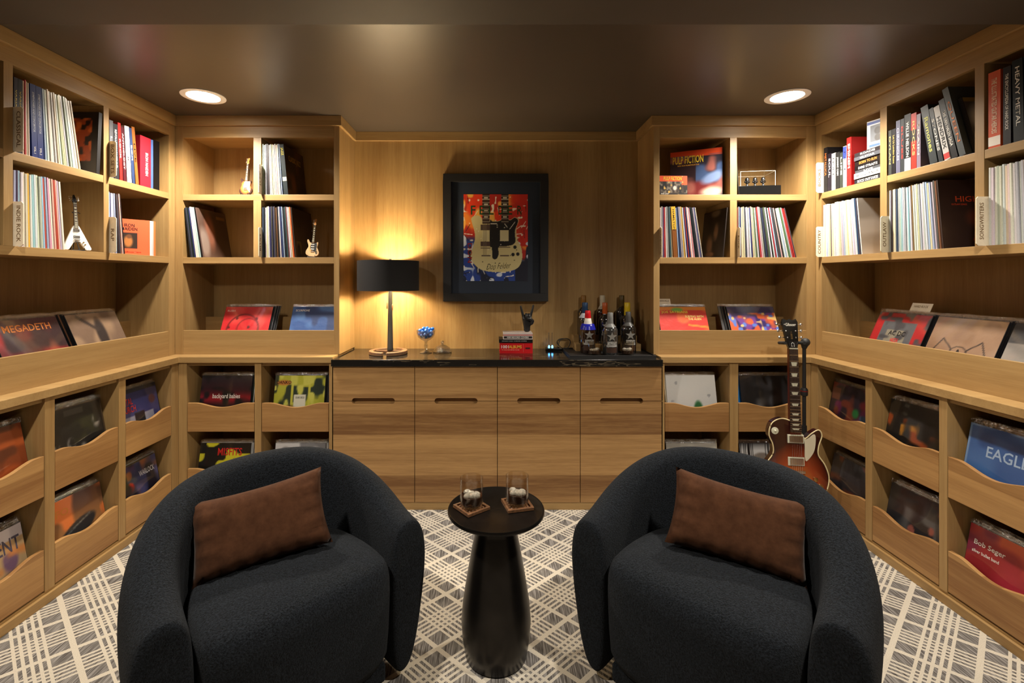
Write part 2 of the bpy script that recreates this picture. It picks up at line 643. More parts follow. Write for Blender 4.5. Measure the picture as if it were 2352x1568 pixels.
def crown(i, *b):
    struct(MB().box(*b).obj('trim_%d' % i, 'oak_h' if abs(b[1] - b[0]) > abs(b[3] - b[2]) else 'oak_d', bevel=0.002),
           'flat oak crown moulding under the dark ceiling')


crown(1, XL - 0.30, XL + PC, YS, D0, ZC, CEIL)
crown(2, XL + PC, AX0 + PC, D0 - PC, D0 + 0.30, ZC, CEIL)
crown(3, AX0, AX0 + PC, D0 + 0.30, AYB, ZC, CEIL)
crown(4, AX0 + PC, AX1 - PC, AYB - PC, AYB, ZC, CEIL)
crown(5, AX1 - PC, AX1, D0 + 0.30, AYB, ZC, CEIL)
crown(6, AX1 - PC, XR - PC, D0 - PC, D0 + 0.30, ZC, CEIL)
crown(7, XR - PC, XR + 0.30, YS, D0, ZC, CEIL)


# recessed downlights
def downlight(x, y, z, label, power, size=150, off=''):
    t = thing('recessed_downlight' + off, label, 'downlight', T(x, y, z))
    MB().lathe([(0.083, 0.002), (0.083, -0.004), (0.100, -0.006), (0.112, -0.003), (0.112, 0.0)], 40).obj('trim_ring', 'white', t, 40)
    MB().lathe([(0.0001, 0.0), (0.082, 0.0), (0.082, -0.002), (0.0001, -0.002)], 40).obj('lens' + off, 'can', t, 40)
    spot((x, y, z - 0.02), power, size, name='downlight_beam' + off)
    return t


downlight(-1.611, 2.617, CEIL, 'round white recessed ceiling light above the bookcase with the miniature guitars', CAN_POWER)
downlight(1.638, 2.617, CEIL, 'round white recessed ceiling light above the bookcase with the display case', CAN_POWER)
# the same pair goes on behind the frame: the near shelves are lit, and shaded, from that side
downlight(-1.15, 1.02, SOFF, 'round white recessed light in the lower ceiling strip beside the CLASSICAL bookcase', CAN_POWER, 155, '_left_offscreen')
downlight(1.15, 1.02, SOFF, 'round white recessed light in the lower ceiling strip beside the SONGWRITERS bookcase', CAN_POWER, 155, '_right_offscreen')


# ------------------------------------------------------------------ bookcases
def upper(wall, name, label, stiles, a0, a1, continuous, alcove_end=None):
    """stiles: uprights (lo, hi) from left to right, the two outer ones included."""
    f = FR[wall]
    t = thing(name, label, 'bookcase', f)
    dep, bk = 0.326, 0.338
    for i, (p, q) in enumerate(stiles):
        end = i in (0, len(stiles) - 1)
        if end:
            MB().box(p, q, 0, bk, Z_TOP, ZC).obj('side_panel', 'oak_v', t, bevel=0.001)
        elif continuous:
            MB().box(p, q, 0, dep, Z_S2, Z_RAIL).obj('divider', 'oak_v', t, bevel=0.001)
        else:
            for z0, z1 in ((Z_S2, Z_S1B), (Z_S1, Z_RAIL)):
                MB().box(p, q, 0.0005, dep, z0, z1).obj('divider', 'oak_v', t, bevel=0.001)
    A, E = stiles[0][1], stiles[-1][0]
    MB().box(A, E, 0, 0.022, Z_RAIL, ZC).obj('top_rail', 'oak_h', t, bevel=0.001)
    MB().box(A, E, 0.022, dep, Z_RAIL + 0.02, Z_RAIL + 0.038).obj('top_panel', 'oak_h', t)
    MB().box(A, E, dep, bk, Z_TOP, ZC).obj('back_panel', 'oak_back', t)
    MB().box(A, E, 0, dep, Z_S2B, Z_S2).obj('shelf', 'oak_h', t, bevel=0.001)
    if continuous:
        for (p, q), (r_, s_) in zip(stiles[:-1], stiles[1:]):
            MB().box(q, r_, 0.001, dep, Z_S1B, Z_S1).obj('shelf', 'oak_h', t, bevel=0.001)
    else:
        MB().box(A, E, 0, dep, Z_S1B, Z_S1).obj('shelf', 'oak_h', t, bevel=0.001)
    MB().box(A, E, 0.002, 0.020, Z_TOP, Z_LIP).obj('front_lip', 'oak_h', t, bevel=0.001)
    MB().box(A, E, 0.235, 0.247, Z_TOP, 1.13).obj('record_rest', 'oak_h', t)
    return t


def neg(l):
    return [(-b, -a) for a, b in reversed(l)]


LST = [(1.44, 1.48), (1.906, 1.944), (2.397, 2.430), (2.880, D0)]
upper('L', 'record_bookcase', 'oak bookcase with the CLASSICAL and INDIE ROCK record rows', LST, 1.44, D0, True)
upper('R', 'record_bookcase', 'oak bookcase with the COUNTRY, OUTLAW and SONGWRITERS record rows', neg([(1.44, 1.48), (1.928, 1.966), (2.405, 2.447), (2.883, D0)]), -D0, -1.44, True)
upper('B', 'alcove_bookcase', 'oak bookcase with two sunburst miniature guitars, beside the black table lamp',
      [(XL, -1.935), (-1.495, -1.446), (-0.992, AX0)], XL, AX0, False)
upper('B', 'alcove_bookcase', 'oak bookcase with the clear display case, beside the bottles',
      [(AX1, 1.041), (1.481, 1.524), (1.959, XR)], AX1, XR, False)

# lower units with scooped record bins
ZB = [(0.4565, 0.631, 0.8576), (0.056, 0.232, 0.4565)]        # bin front bottom, top, opening top


def scoop(p, q, z0, z1, dip=0.027):
    w_ = q - p
    pts = [(p, z0), (q, z0), (q, z1)]
    e = 0.13
    for k in range(17):
        s_ = k / 16
        pts.append((q - w_ * (e + (1 - 2 * e) * s_), z1 - dip * (0.5 - 0.5 * math.cos(2 * math.pi * min(s_, 1 - s_) * 1.0)) ** 0.75))
    pts.append((p, z1))
    return pts


def lower(wall, name, label, stiles, depth=0.40):
    t = thing(name, label, 'cabinet', FR[wall])
    for i, (p, q) in enumerate(stiles):
        end = i in (0, len(stiles) - 1)
        MB().box(p, q, 0, depth, 0.05 if not end else 0.0, 0.8765).obj('side_panel' if end else 'divider', 'oak_v', t, bevel=0.001)
    A, E = stiles[0][1], stiles[-1][0]
    MB().box(A, E, depth - 0.015, depth, 0.05, 0.8765).obj('back_panel', 'oak_back', t)
    MB().box(A, E, 0.012, 0.03, 0.8576, 0.8765).obj('top_rail', 'oak_h', t)
    pl = MB().box(A, E, 0.004, depth, 0.0, 0.05)
    pl.obj('plinth', 'oak_h', t, bevel=0.001)
    MB().box(A, E, -0.010, 0.004, 0.0, 0.040).obj('toe_moulding', 'oak_h', t, bevel=0.002)
    for (p, q), (r_, s_) in zip(stiles[:-1], stiles[1:]):
        for z0, z1, zt in ZB:
            if z0 > 0.3:
                MB().box(q, r_, 0.02, depth - 0.015, z0, z0 + 0.016).obj('bin_bottom', 'oak_h', t)
            MB().prism(scoop(q + 0.003, r_ - 0.003, z0 + 0.002, z1), 0.001, 0.019).obj('bin_front', 'oak_bin', t, bevel=0.001)
    return t


LLS = [(1.44, 1.648), (2.000, 2.045), (2.395, 2.440), (2.790, DL)]
lower('Ll', 'record_bin_cabinet', 'oak record bin cabinet under the CLASSICAL and INDIE ROCK bookcase', LLS)
lower('Rl', 'record_bin_cabinet', 'oak record bin cabinet under the OUTLAW and SONGWRITERS bookcase', neg([(1.44, 1.645), (1.996, 2.032), (2.392, 2.434), (2.790, DL)]))
lower('Bl', 'record_bin_cabinet', 'oak record bin cabinet between the corner and the cabinet under the lamp', [(XLL, -1.855), (-1.444, -1.404), (-0.993, -0.972)])
lower('Bl', 'record_bin_cabinet', 'oak record bin cabinet behind the electric guitar', [(1.026, 1.041), (1.436, 1.488), (1.880, XRL)])

# wooden ledges, mitred round the corner
t = MB().prism([(WL, 1.44), (-1.895, 1.44), (-1.895, 2.838), (-0.966, 2.838), (-0.966, D0 + 0.335), (WL, D0 + 0.335)], 0.877, Z_TOP, 'z').obj('wooden_ledge', 'oak_h', bevel=0.002)
tag(t, 'long pale oak ledge running round the corner beside the lamp bookcase', 'ledge')
t = MB().prism([(WR, 1.44), (WR, D0 + 0.335), (1.0155, D0 + 0.335), (1.0155, 2.838), (1.918, 2.838), (1.918, 1.44)], 0.877, Z_TOP, 'z').obj('wooden_ledge', 'oak_h', bevel=0.002)
tag(t, 'long pale oak ledge running round the corner behind the electric guitar', 'ledge')

# ------------------------------------------------------------------ bar cabinet and marble top
BX0, BX1, BY = -0.9695, 1.0243, 2.815
bar = thing('bar_cabinet', 'oak base cabinet with four drawers and doors under the black marble top', 'cabinet', T(0, BY, 0))
MB().box(BX0, BX1, 0.030, 0.44, 0.045, 0.862).obj('carcass', 'oak_bar', bar)
MB().box(BX0, BX0 + 0.0135, 0.0, 0.030, 0.045, 0.862).obj('side_strip', 'oak_v', bar)
MB().box(BX1 - 0.0135, BX1, 0.0, 0.030, 0.045, 0.862).obj('side_strip', 'oak_v', bar)
MB().box(BX0, BX1, 0.006, 0.44, 0.0, 0.045).obj('plinth', 'oak_h', bar)
ZD0, ZDS, ZD1 = 0.047, 0.6529, 0.859
inner0, wd = BX0 + 0.006, (BX1 - BX0 - 0.012) / 4
for i in range(4):
    p, q = inner0 + i * wd + 0.0018, inner0 + (i + 1) * wd - 0.0018
    c, hw, rr = (p + q) / 2, 0.129, 0.0185
    arc = lambda s_, a0, a1: [(c + s_ * (hw - rr) + rr * math.cos(R(a)) * 1.0, ZDS + rr * math.sin(R(a))) for a in np.linspace(a0, a1, 7)]
    dn = [(p, ZD0), (q, ZD0), (q, ZDS - 0.0015)] + arc(1, 0, -90)[0:1] + arc(1, -5, -90) + arc(-1, -90, -175) + [(c - hw, ZDS - 0.0015), (p, ZDS - 0.0015)]
    up = [(p, ZDS + 0.0015), (c - hw, ZDS + 0.0015)] + arc(-1, 175, 90) + arc(1, 90, 5) + [(c + hw, ZDS + 0.0015), (q, ZDS + 0.0015), (q, ZD1), (p, ZD1)]
    dn = [x for k, x in enumerate(dn) if k != 3]
    MB().prism(dn, 0.0, 0.02).obj('door', 'oak_bar', bar, bevel=0.0012)
    MB().prism(up, 0.0, 0.02).obj('drawer_front', 'oak_bar', bar, bevel=0.0012)
stn = MB().prism([(-0.9645, 2.80), (1.0137, 2.80), (1.0137, D0 - 0.001), (AX1 - 0.001, D0 - 0.001), (AX1 - 0.001, AYB), (AX0 + 0.001, AYB), (AX0 + 0.001, D0 - 0.001), (-0.9645, D0 - 0.001)],
           0.863, 0.903, 'z').obj('marble_top', 'stone', bevel=0.0015)
tag(stn, 'polished black marble counter top with pale veins', 'counter top')


# ------------------------------------------------------------------ records, books and divider cards
ROWMESH = MB().prism([(0, 0.004), (0.16, 0), (0.84, 0), (1, 0.004), (1, 0.315), (0, 0.315)], 0, 0.315, 'z').mesh('record_sleeve')   # folded spine edges
ROWMESH.materials.append(M['spine'])
COLS = {'white': (208, 206, 201), 'pale grey': (170, 171, 171), 'cream': (206, 191, 160), 'light blue': (150, 172, 196), 'dark grey': (62, 62, 66),
        'black': (24, 23, 25), 'red': (170, 48, 46), 'navy blue': (40, 52, 92), 'teal': (62, 110, 116), 'brown': (112, 74, 52), 'pink': (214, 158, 160),
        'orange': (205, 104, 54), 'yellow': (206, 168, 60), 'purple': (92, 74, 120), 'green': (74, 104, 78)}


def w_mtx(wall, a, d, z, rz=0.0, lean=0.0, tilt=0.0):
    return FR[wall] @ T(a, d, z) @ RZ(rz) @ RY(lean) @ RX(tilt)


def row(wall, a, z, seq, where, group, lean=(0, 0), d=0.003, t=(0.0075, 0.0115), last=None):
    """Sleeves standing spine out, side by side, leaning step by step; returns the end of the row."""
    n = len(seq)
    for i, cn in enumerate(seq):
        th = rnd.uniform(*t)
        ln = lean[0] + (lean[1] - lean[0]) * (i / max(1, n - 1))
        o = bpy.data.objects.new('record_sleeve', ROWMESH)
        C.objects.link(o)
        hz = rnd.uniform(0.985, 1.012)
        o.matrix_world = w_mtx(wall, a, d + rnd.uniform(0, 0.005), z, lean=ln) @ SC(th * 0.94, rnd.uniform(0.97, 1.0), hz)
        c = srgb(*[max(8, min(245, k + rnd.randint(-12, 12))) for k in COLS[cn]])
        o.color = (*c, 1)
        nb = [seq[j] for j in (i - 1, i + 1) if 0 <= j < n]
        art_ = lambda q: ('an ' if q[0] in 'ao' else 'a ') + q
        mid = 'between %s and %s one' % (nb[0], nb[1]) if len(nb) == 2 and nb[0] != nb[1] else 'between two %s ones' % nb[0] if len(nb) == 2 else ('first' if i == 0 else 'last')
        tag(o, '%s-spined record %s in %s' % (cn, mid, where), 'record', group)
        a += th / math.cos(R(ln))
        if i + 1 < n:
            ln2 = lean[0] + (lean[1] - lean[0]) * ((i + 1) / max(1, n - 1))
            a += 0.318 * (math.tan(R(abs(ln2))) - math.tan(R(abs(ln))))
    return a


def mixseq(n, wts):
    k = list(wts)
    return rnd.choices(k, [wts[x] for x in k], k=n)


PALE = {'white': 14, 'pale grey': 8, 'cream': 4, 'light blue': 3, 'dark grey': 2, 'teal': 1, 'brown': 1, 'navy blue': 1}
DARK = {'white': 5, 'pale grey': 4, 'cream': 3, 'black': 5, 'dark grey': 4, 'brown': 2, 'red': 1, 'light blue': 2, 'navy blue': 2, 'teal': 1, 'pink': 1, 'purple': 1, 'orange': 1, 'yellow': 1}


def card(wall, a, z, s, side, label, h=0.185, out=0.036):
    """Divider card standing between the sleeves, edge out; side +1 / -1: face that carries the word."""
    pts = [(0.10, 0), (-out + 0.008, 0), (-out, 0.008), (-out, h - 0.008), (-out + 0.008, h), (0.10, h)]
    o = MB().prism(pts, 0, 0.003, 'x').obj('divider_card', 'cream')
    o.matrix_world = w_mtx(wall, a, 0.0, z)
    tag(o, label, 'card')
    q = T(0.0034 if side > 0 else -0.0004, -out / 2 + 0.001, h * 0.5) @ RZ(90 * side) @ RY(90 if side < 0 else -90)
    text(s, min(0.15, 0.021 * len(s)), 0.017, cm(120, 92, 56), o, q)
    return o


def art_on_side(o, art, side, w_=0.315, h=0.315, t=1.0, mat='art'):
    q = T(t + 0.0004 if side > 0 else -0.0004, w_ / 2, 0) @ RZ(90 * side)
    return ob('cover_print', art.mesh(w_ - 0.004, h - 0.004), mat, o, q @ T(0, 0, 0.002))


def face_record(mtx, art, label, group=None, film=True, words=(), w_=0.315, h=0.315, th=0.004, spine=(30, 30, 32), cat='record', name='record_sleeve', mat=None):
    """A sleeve shown front out; origin at the middle of its lower front edge."""
    t = thing(name, label, cat, mtx, group)
    MB().box(-w_ / 2, w_ / 2, 0, th, 0, h).obj('sleeve', cm(*spine), t)
    ob('cover_print', art.mesh(w_ - 0.003, h - 0.003), mat or ('artc' if film else 'art'), t, T(0, -0.0005, 0.0015))
    for s, cx, cz, ww, hh, col in words:
        text(s, ww, hh, cm(*col), t, T(cx, -0.0012, cz))
    if film:
        m = MB()
        n = 9
        for y in (-0.0016, th + 0.0012):
            v, f = [], []
            for j in range(3):
                for i in range(n):
                    k = rnd.uniform(-0.0014, 0.0014) if j else 0
                    v.append((-w_ / 2 - 0.002 + (w_ + 0.004) * i / (n - 1), y + k, (h - 0.003, h + 0.008, h + 0.017 + rnd.uniform(-0.004, 0.003))[j]))
            for j in range(2):
                for i in range(n - 1):
                    f.append((j * n + i, j * n + i + 1, (j + 1) * n + i + 1, (j + 1) * n + i))
            m.add(v, f)
        m.obj('plastic_cover', 'film', t)
    return t


PACK = {'v': [], 'f': [], 'm': [], 'c': []}


def behind(mtx, n, cols, dy=0.007, dx=0.006, tilt=0.0):
    """Sleeves filed behind a shown one: only edge strips and film tops can be seen (joined later, see file_pack)."""
    for i in range(n):
        lift = (dy * (i + 1) + 0.0045) * math.tan(R(abs(tilt)))          # every lower edge stands on the same board
        q = mtx @ T(rnd.uniform(0.2, 1.0) * dx * (i + 1), dy * (i + 1), lift + rnd.uniform(0, 0.003))
        b = MB().box(-0.1575, 0.1575, 0, 0.0045, 0, 0.315)
        nb = len(b.v)
        v = []
        for j in range(2):
            for k in range(7):
                v.append((-0.16 + 0.32 * k / 6, 0.0022 + rnd.uniform(-0.0015, 0.0015) * j, 0.313 + j * (0.017 + rnd.uniform(-0.004, 0.002))))
        b.add(v, [(k, k + 1, 8 + k, 7 + k) for k in range(6)])
        o0 = len(PACK['v'])
        PACK['v'] += [tuple(q @ Vector(p)) for p in b.v]
        PACK['f'] += [tuple(k + o0 for k in p) for p in b.f]
        PACK['m'] += [0] * 6 + [1] * 6
        PACK['c'] += [srgb(*COLS[cols[i % len(cols)]])] * len(b.v)


def file_pack():
    me = bpy.data.meshes.new('filed_records')
    me.from_pydata(PACK['v'], [], PACK['f'])
    me.materials.append(M['art'])
    me.materials.append(M['film'])
    me.polygons.foreach_set('material_index', PACK['m'])
    at = me.color_attributes.new('print', 'FLOAT_COLOR', 'POINT')
    at.data.foreach_set('color', np.c_[np.array(PACK['c']), np.ones(len(PACK['c']))].astype(np.float32).ravel())
    o = ob('filed_records', me)
    tag(o, 'further record sleeves filed behind the shown ones in bins and troughs', 'records')
    o['kind'] = 'stuff'


def book(mtx, w_, h, dep, col, label, words=(), group=None, pages=True, name='book', cat='book', rough=0.4, band=None):
    """Book standing spine out (spine faces -y); origin at lower left front of the spine."""
    t = thing(name, label, cat, mtx, group)
    k = 0.0025
    m = MB().box(0, w_, 0, k, 0, h).box(0, k, k, dep, 0, h).box(w_ - k, w_, k, dep, 0, h)
    m.obj('binding', cm(*col, rough), t)
    MB().box(k, w_ - k, k, dep - 0.004, 0.003, h - 0.003).obj('pages', 'paper', t)
    if band:
        z0, z1, bc = band
        MB().box(0.0004, w_ - 0.0004, -0.0004, 0, z0 * h, z1 * h).obj('spine_band', cm(*bc), t)
    for s, cz, hh, ww, c in words:
        text(s, hh, ww, cm(*c), t, T(w_ / 2, -0.0008, cz * h) @ RY(90))
    return t


def flat_book(mtx, w_, h, dep, col, label, words=(), cat='book', name='book'):
    """Book lying flat, spine towards -y; origin at middle of lower spine edge."""
    t = thing(name, label, cat, mtx)
    k = 0.0025
    MB().box(-w_ / 2, w_ / 2, 0, k, 0, h).box(-w_ / 2, w_ / 2, k, dep, 0, k).box(-w_ / 2, w_ / 2, k, dep, h - k, h).obj('binding', cm(*col, 0.35), t)
    MB().box(-w_ / 2 + 0.003, w_ / 2 - 0.003, k, dep - 0.004, k, h - k).obj('pages', 'paper', t)
    for s, cx, ww, hh, c in words:
        text(s, ww, hh, cm(*c), t, T(cx, -0.0007, h / 2))
    return t


W, K, RED, YEL = (232, 228, 220), (16, 15, 16), (190, 36, 34), (226, 188, 60)
# --- bookcase with CLASSICAL (local a = world y)
zt, zm = Z_S1, Z_S2
card('L', 1.950, zt, 'CLASSICAL', -1, 'cream CLASSICAL divider card on the bookcase shelf')
a = 1.954
for i, (wd_, c, cn) in enumerate(((0.016, (34, 28, 40), 'dark purple'), (0.018, (22, 20, 22), 'black'))):
    book(w_mtx('L', a, 0.006, zt), wd_, 0.312, 0.24, c, 'tall %s box set beside the CLASSICAL card' % cn, [('VARIATIONS', 0.6, 0.15, 0.007, (190, 170, 90))], cat='box set', name='box_set')
    a += wd_ + 0.001
a = row('L', a, zt, ['cream', 'red', 'cream', 'cream'], 'the CLASSICAL row', 'records in the CLASSICAL row', (0, -1), t=(0.006, 0.008))
a += 0.007
for i in range(2):
    book(w_mtx('L', a, 0.004, zt, lean=-2), 0.025, 0.313, 0.28, (30, 46, 108), 'tall blue box set volume in the CLASSICAL row, %s' % ('beside the red and cream sleeves' if i == 0 else 'beside the leaning sleeves'),
         [('VOL.%s' % 'I' * (i + 1) if False else 'VOL.%d' % (i + 1), 0.10, 0.03, 0.009, W), ('SYMPHONIES AND CONCERTOS', 0.62, 0.17, 0.009, (190, 196, 214))], cat='box set', name='box_set')
    a += 0.0265
a = row('L', a + 0.008, zt, mixseq(15, {'white': 6, 'pale grey': 5, 'cream': 5, 'light blue': 1, 'navy blue': 1, 'dark grey': 1}), 'the CLASSICAL row', 'records in the CLASSICAL row', (-3.0, -9.5))
tt = thing('record_box', 'black and orange boxed test record leaning on the divider past the CLASSICAL row', 'box set', w_mtx('L', 2.357, 0.004, zt, lean=3))
MB().box(0, 0.020, 0, 0.315, 0, 0.315).obj('box', cm(22, 19, 19), tt)
ar = Art((150, 62, 24), seed=3)
ar.cloud((30, 16, 12), 12, 0.55, 0.1).cloud((196, 96, 36), 10, 0.62, 0.1).border(0.10, (22, 19, 19)).rect(0, 1, 0, 0.20, (22, 19, 19)).rect(0.1, 0.52, 0.36, 0.72, (22, 19, 19))
pr = art_on_side(tt, ar, -1, t=0.020)
for s, cz, ww in (('STEREO', 0.205, 0.085), ('TEST', 0.180, 0.055), ('RECORD', 0.155, 0.085)):
    text(s, ww, 0.019, cm(*W), pr, T(-0.055, -0.0006, cz))
# BOX SETS
card('L', 2.432, zt, 'BOX SETS', -1, 'cream BOX SETS divider card on the bookcase shelf')
a = 2.442
for wd_, c, cn, wd2, wc, ln in ((0.024, (86, 86, 90), 'grey', 'LIVE', W, -1), (0.030, (40, 40, 44), 'charcoal', 'REVOLUTION IN SOUND', W, -2), (0.020, (170, 36, 34), 'bright red', 'ROCK', W, -3),
                                (0.020, (70, 24, 32), 'maroon', 'ANTHOLOGY', W, -4), (0.030, (226, 224, 220), 'white', 'ALBUMS', (110, 110, 116), -4), (0.020, (44, 58, 92), 'blue', 'BOX', W, -5),
                                (0.022, (140, 82, 36), 'tan', 'LIVE', K, -6)):
    book(w_mtx('L', a, 0.004, zt, lean=ln), wd_, rnd.uniform(0.285, 0.315), 0.26, c, '%s-spined box set in the row after the BOX SETS card' % cn, [(wd2, 0.55, min(0.2, 0.018 * len(wd2) + 0.03), wd_ * 0.42, wc)], cat='box set', name='box_set')
    a += wd_ + 0.0055
a += 0.004
tt = thing('box_set', 'wide crimson box set with white lettering in the BOX SETS row', 'box set', w_mtx('L', a, 0.004, zt, lean=0))
MB().box(0, 0.082, 0, 0.26, 0, 0.285).obj('box', cm(166, 30, 44), tt)
text('IRON MAIDEN', 0.13, 0.020, cm(*W), tt, T(0.05, -0.0008, 0.13) @ RY(90))
a += 0.085
tt = thing('box_set', 'wide black box set with a blue edge beside the crimson one', 'box set', w_mtx('L', a, 0.004, zt, lean=0))
MB().box(0, 0.016, 0, 0.25, 0, 0.284).obj('slipcase', cm(70, 96, 150), tt)
MB().box(0.0165, 0.072, 0.003, 0.27, 0, 0.290).obj('box', cm(15, 14, 15, 0.3), tt)
# INDIE ROCK and RAP
card('L', 1.950, zm, 'INDIE ROCK', -1, 'cream INDIE ROCK divider card on the bookcase shelf')
row('L', 1.955, zm, ['light blue', 'dark grey', 'light blue', 'white', 'cream', 'cream', 'yellow', 'white'] + mixseq(13, {'white': 5, 'pale grey': 3, 'pink': 3, 'light blue': 2, 'brown': 2, 'teal': 1, 'cream': 2, 'dark grey': 1, 'red': 1}) + ['white'],
    'INDIE ROCK', 'records in the INDIE ROCK row', (0, -4.5))
row('L', 1.864, zm, ['dark grey', 'navy blue', 'black'], 'the bay before INDIE ROCK', 'dark records before the INDIE ROCK card', (-5, -6))
card('L', 2.432, zm, 'RAP', -1, 'cream RAP divider card on the bookcase shelf')
row('L', 2.437, zm, ['light blue', 'light blue', 'white', 'light blue', 'black', 'dark grey', 'pink', 'black'], 'the RAP row', 'records in the RAP row', (-0.5, -6))
# orange single sleeves, face side seen
ar = Art((226, 96, 58), seed=5)
ar.rect(0.30, 0.72, 0.18, 0.62, (52, 38, 32)).cloud((226, 96, 58), 3, 2, 0.1)
ar.ell(0.50, 0.38, 0.10, 0.16, (176, 112, 60), 0.5).ell(0.52, 0.52, 0.06, 0.06, (110, 70, 46), 0.5)
q = w_mtx('L', 2.668, 0.085, zm, rz=-40)
face_record(q, ar, 'orange seven-inch sleeve with a dark square picture, shown front out', None, False,
            [('IRON\nMAIDEN', 0.005, 0.160, 0.075, 0.038, (40, 28, 26)), ('The Soundhouse Tapes', 0, 0.018, 0.12, 0.010, (150, 40, 30))], 0.205, 0.205, 0.004, (226, 100, 62))
for i, cn in enumerate(('white', 'pale grey', 'orange')):
    t_ = thing('record_sleeve', '%s seven-inch sleeve filed behind the orange sleeve with the dark picture' % cn, 'record', q @ T(0.012 * (i + 1), 0.008 * (i + 1), 0))
    MB().box(-0.1, 0.1, 0, 0.005, 0, 0.205).obj('sleeve', cm(*COLS[cn]), t_)

# --- bookcase beside the lamp
card('B', -1.4455, zt, 'JAZZ', 1, 'cream JAZZ divider card on the bookcase shelf')
a = row('B', -1.441, zt, ['white', 'pale grey', 'white', 'black', 'black', 'pale grey', 'white', 'cream', 'white', 'pale grey', 'pink', 'white', 'light blue'], 'the JAZZ row', 'records in the JAZZ row', (0, -4), t=(0.0065, 0.009))
tt = thing('box_set', 'dark thick jazz box set with yellow lettering at the end of the JAZZ row', 'box set', w_mtx('B', a + 0.0095, 0.004, zt, lean=-5.5))
MB().box(0, 0.026, 0, 0.30, 0, 0.315).obj('box', cm(24, 34, 36), tt)
text('JAZZ', 0.048, 0.017, cm(214, 196, 60), tt, T(0.013, -0.0008, 0.27) @ RY(90))
MB().box(0.0006, 0.0254, -0.0005, 0, 0.085, 0.11).obj('spine_band', cm(196, 186, 160), tt)
ar = Art((20, 16, 17), seed=8)
ar.cloud((64, 34, 22), 5, 0.62, 0.2).ell(0.35, 0.25, 0.12, 0.22, (96, 52, 30), 0.8)
pr = art_on_side(tt, ar, 1, 0.30, t=0.026)
text('CLASSIC JAZZ', 0.19, 0.045, cm(176, 138, 58), pr, T(0, -0.0006, 0.235))
a = row('B', -1.893, zm, ['black', 'dark grey', 'black', 'navy blue', 'white', 'white', 'pale grey', 'black'], 'the portrait pack', 'leaning records below the sunburst miniature guitar', (-7, -8.5), t=(0.007, 0.0095))
tt = thing('record_sleeve', 'brown portrait record leaning at the end of a pack', 'record', w_mtx('B', a + 0.005, 0.004, zm, lean=-9))
MB().box(0, 0.006, 0, 0.315, 0, 0.315).obj('sleeve', cm(96, 76, 70), tt)
ar = Art((96, 74, 64), seed=11)
ar.ell(0.62, 0.55, 0.42, 0.5, (58, 38, 30), 0.6).ell(0.34, 0.55, 0.16, 0.36, (142, 92, 72), 0.7).ell(0.1, 0.3, 0.16, 0.3, (150, 132, 122), 0.6).rect(0.62, 0.95, 0.84, 0.9, (120, 84, 40))
art_on_side(tt, ar, 1, t=0.006)
card('B', -1.4455, zm, 'BLUES', 1, 'cream BLUES divider card on the bookcase shelf')
a = row('B', -1.441, zm, ['navy blue', 'black'] + mixseq(16, DARK) + ['cream', 'orange'], 'the BLUES row', 'records in the BLUES row', (0, -5), t=(0.0075, 0.010))
tt = thing('record_sleeve', 'dark brown record at the end of the BLUES row', 'record', w_mtx('B', a + 0.003, 0.006, zm, lean=-5.5))
MB().box(0, 0.006, 0, 0.315, 0, 0.315).obj('sleeve', cm(46, 34, 26), tt)
ar = Art((44, 31, 24), seed=12)
ar.rect(0, 0.55, 0, 0.7, (58, 42, 30)).rect(0.12, 0.3, 0.08, 0.34, (110, 92, 50)).cloud((30, 22, 18), 6, 0.6, 0.2)
art_on_side(tt, ar, 1, t=0.006)

# --- bookcase beside the bottles
ar = Art((40, 34, 46), 64, 64, seed=21)
ar.rect(0, 1, 0.86, 1, (222, 76, 36)).cloud((64, 84, 124), 5, 0.5, 0.25).rect(0, 0.5, 0.0, 0.85, (44, 26, 30)).ell(0.55, 0.18, 0.5, 0.16, (112, 40, 40), 0.5)
ar.cloud((150, 88, 78), 5, 0.72, 0.2).ell(0.82, 0.40, 0.22, 0.10, (120, 140, 180), 0.6, 25).ell(0.8, 0.10, 0.2, 0.10, (206, 190, 172), 0.7).rect(0, 1, 0.90, 1, (222, 76, 36))
q = w_mtx('B', 1.318, 0.120, zt, rz=-27, tilt=-2)
face_record(q, ar, 'colourful film soundtrack record with an orange top band, leaning on the shelf divider', None, False,
            [('PULP FICTION', -0.048, 0.255, 0.185, 0.050, (226, 190, 58)), ('MUSIC FROM THE MOTION PICTURE', -0.045, 0.218, 0.13, 0.009, (206, 150, 60))])
ar = Art((60, 48, 40), 64, 40, seed=22)
ar.cloud((120, 110, 96), 14, 0.55, 0.15, 6).cloud((26, 22, 22), 12, 0.55, 0.15, 5).rect(0, 1, 0.70, 1, (224, 82, 34)).rect(0.8, 1, 0.52, 0.72, (224, 82, 34))
ar.ell(0.55, 0.36, 0.07, 0.12, (206, 200, 190), 0.5).rect(0, 1, 0, 0.08, (40, 32, 30)).cloud((210, 170, 90), 12, 0.85, 0.1, 6)
face_record(w_mtx('B', 1.134, 0.018, zt, rz=2), ar, 'small boxed figure set with an orange banner, in front of the soundtrack record', None, False,
            [('PULP FICTION', -0.005, 0.104, 0.115, 0.024, (232, 200, 60)), ('THE CAST', -0.055, 0.008, 0.05, 0.007, W)], 0.178, 0.122, 0.06, (52, 40, 36), 'box', 'figure_box')
tt = tag(B(0, 0.004, 0, 0.28, 0, 0.26).obj('record_sleeve', cm(20, 18, 18)), 'thin black sleeve leaning on the divider beside the clear display case', 'record')
tt.matrix_world = w_mtx('B', 1.545, 0.02, zt, lean=-4)
card('B', 1.0415, zm, 'SOUNDTRACK', -1, 'cream SOUNDTRACK divider card on the bookcase shelf')
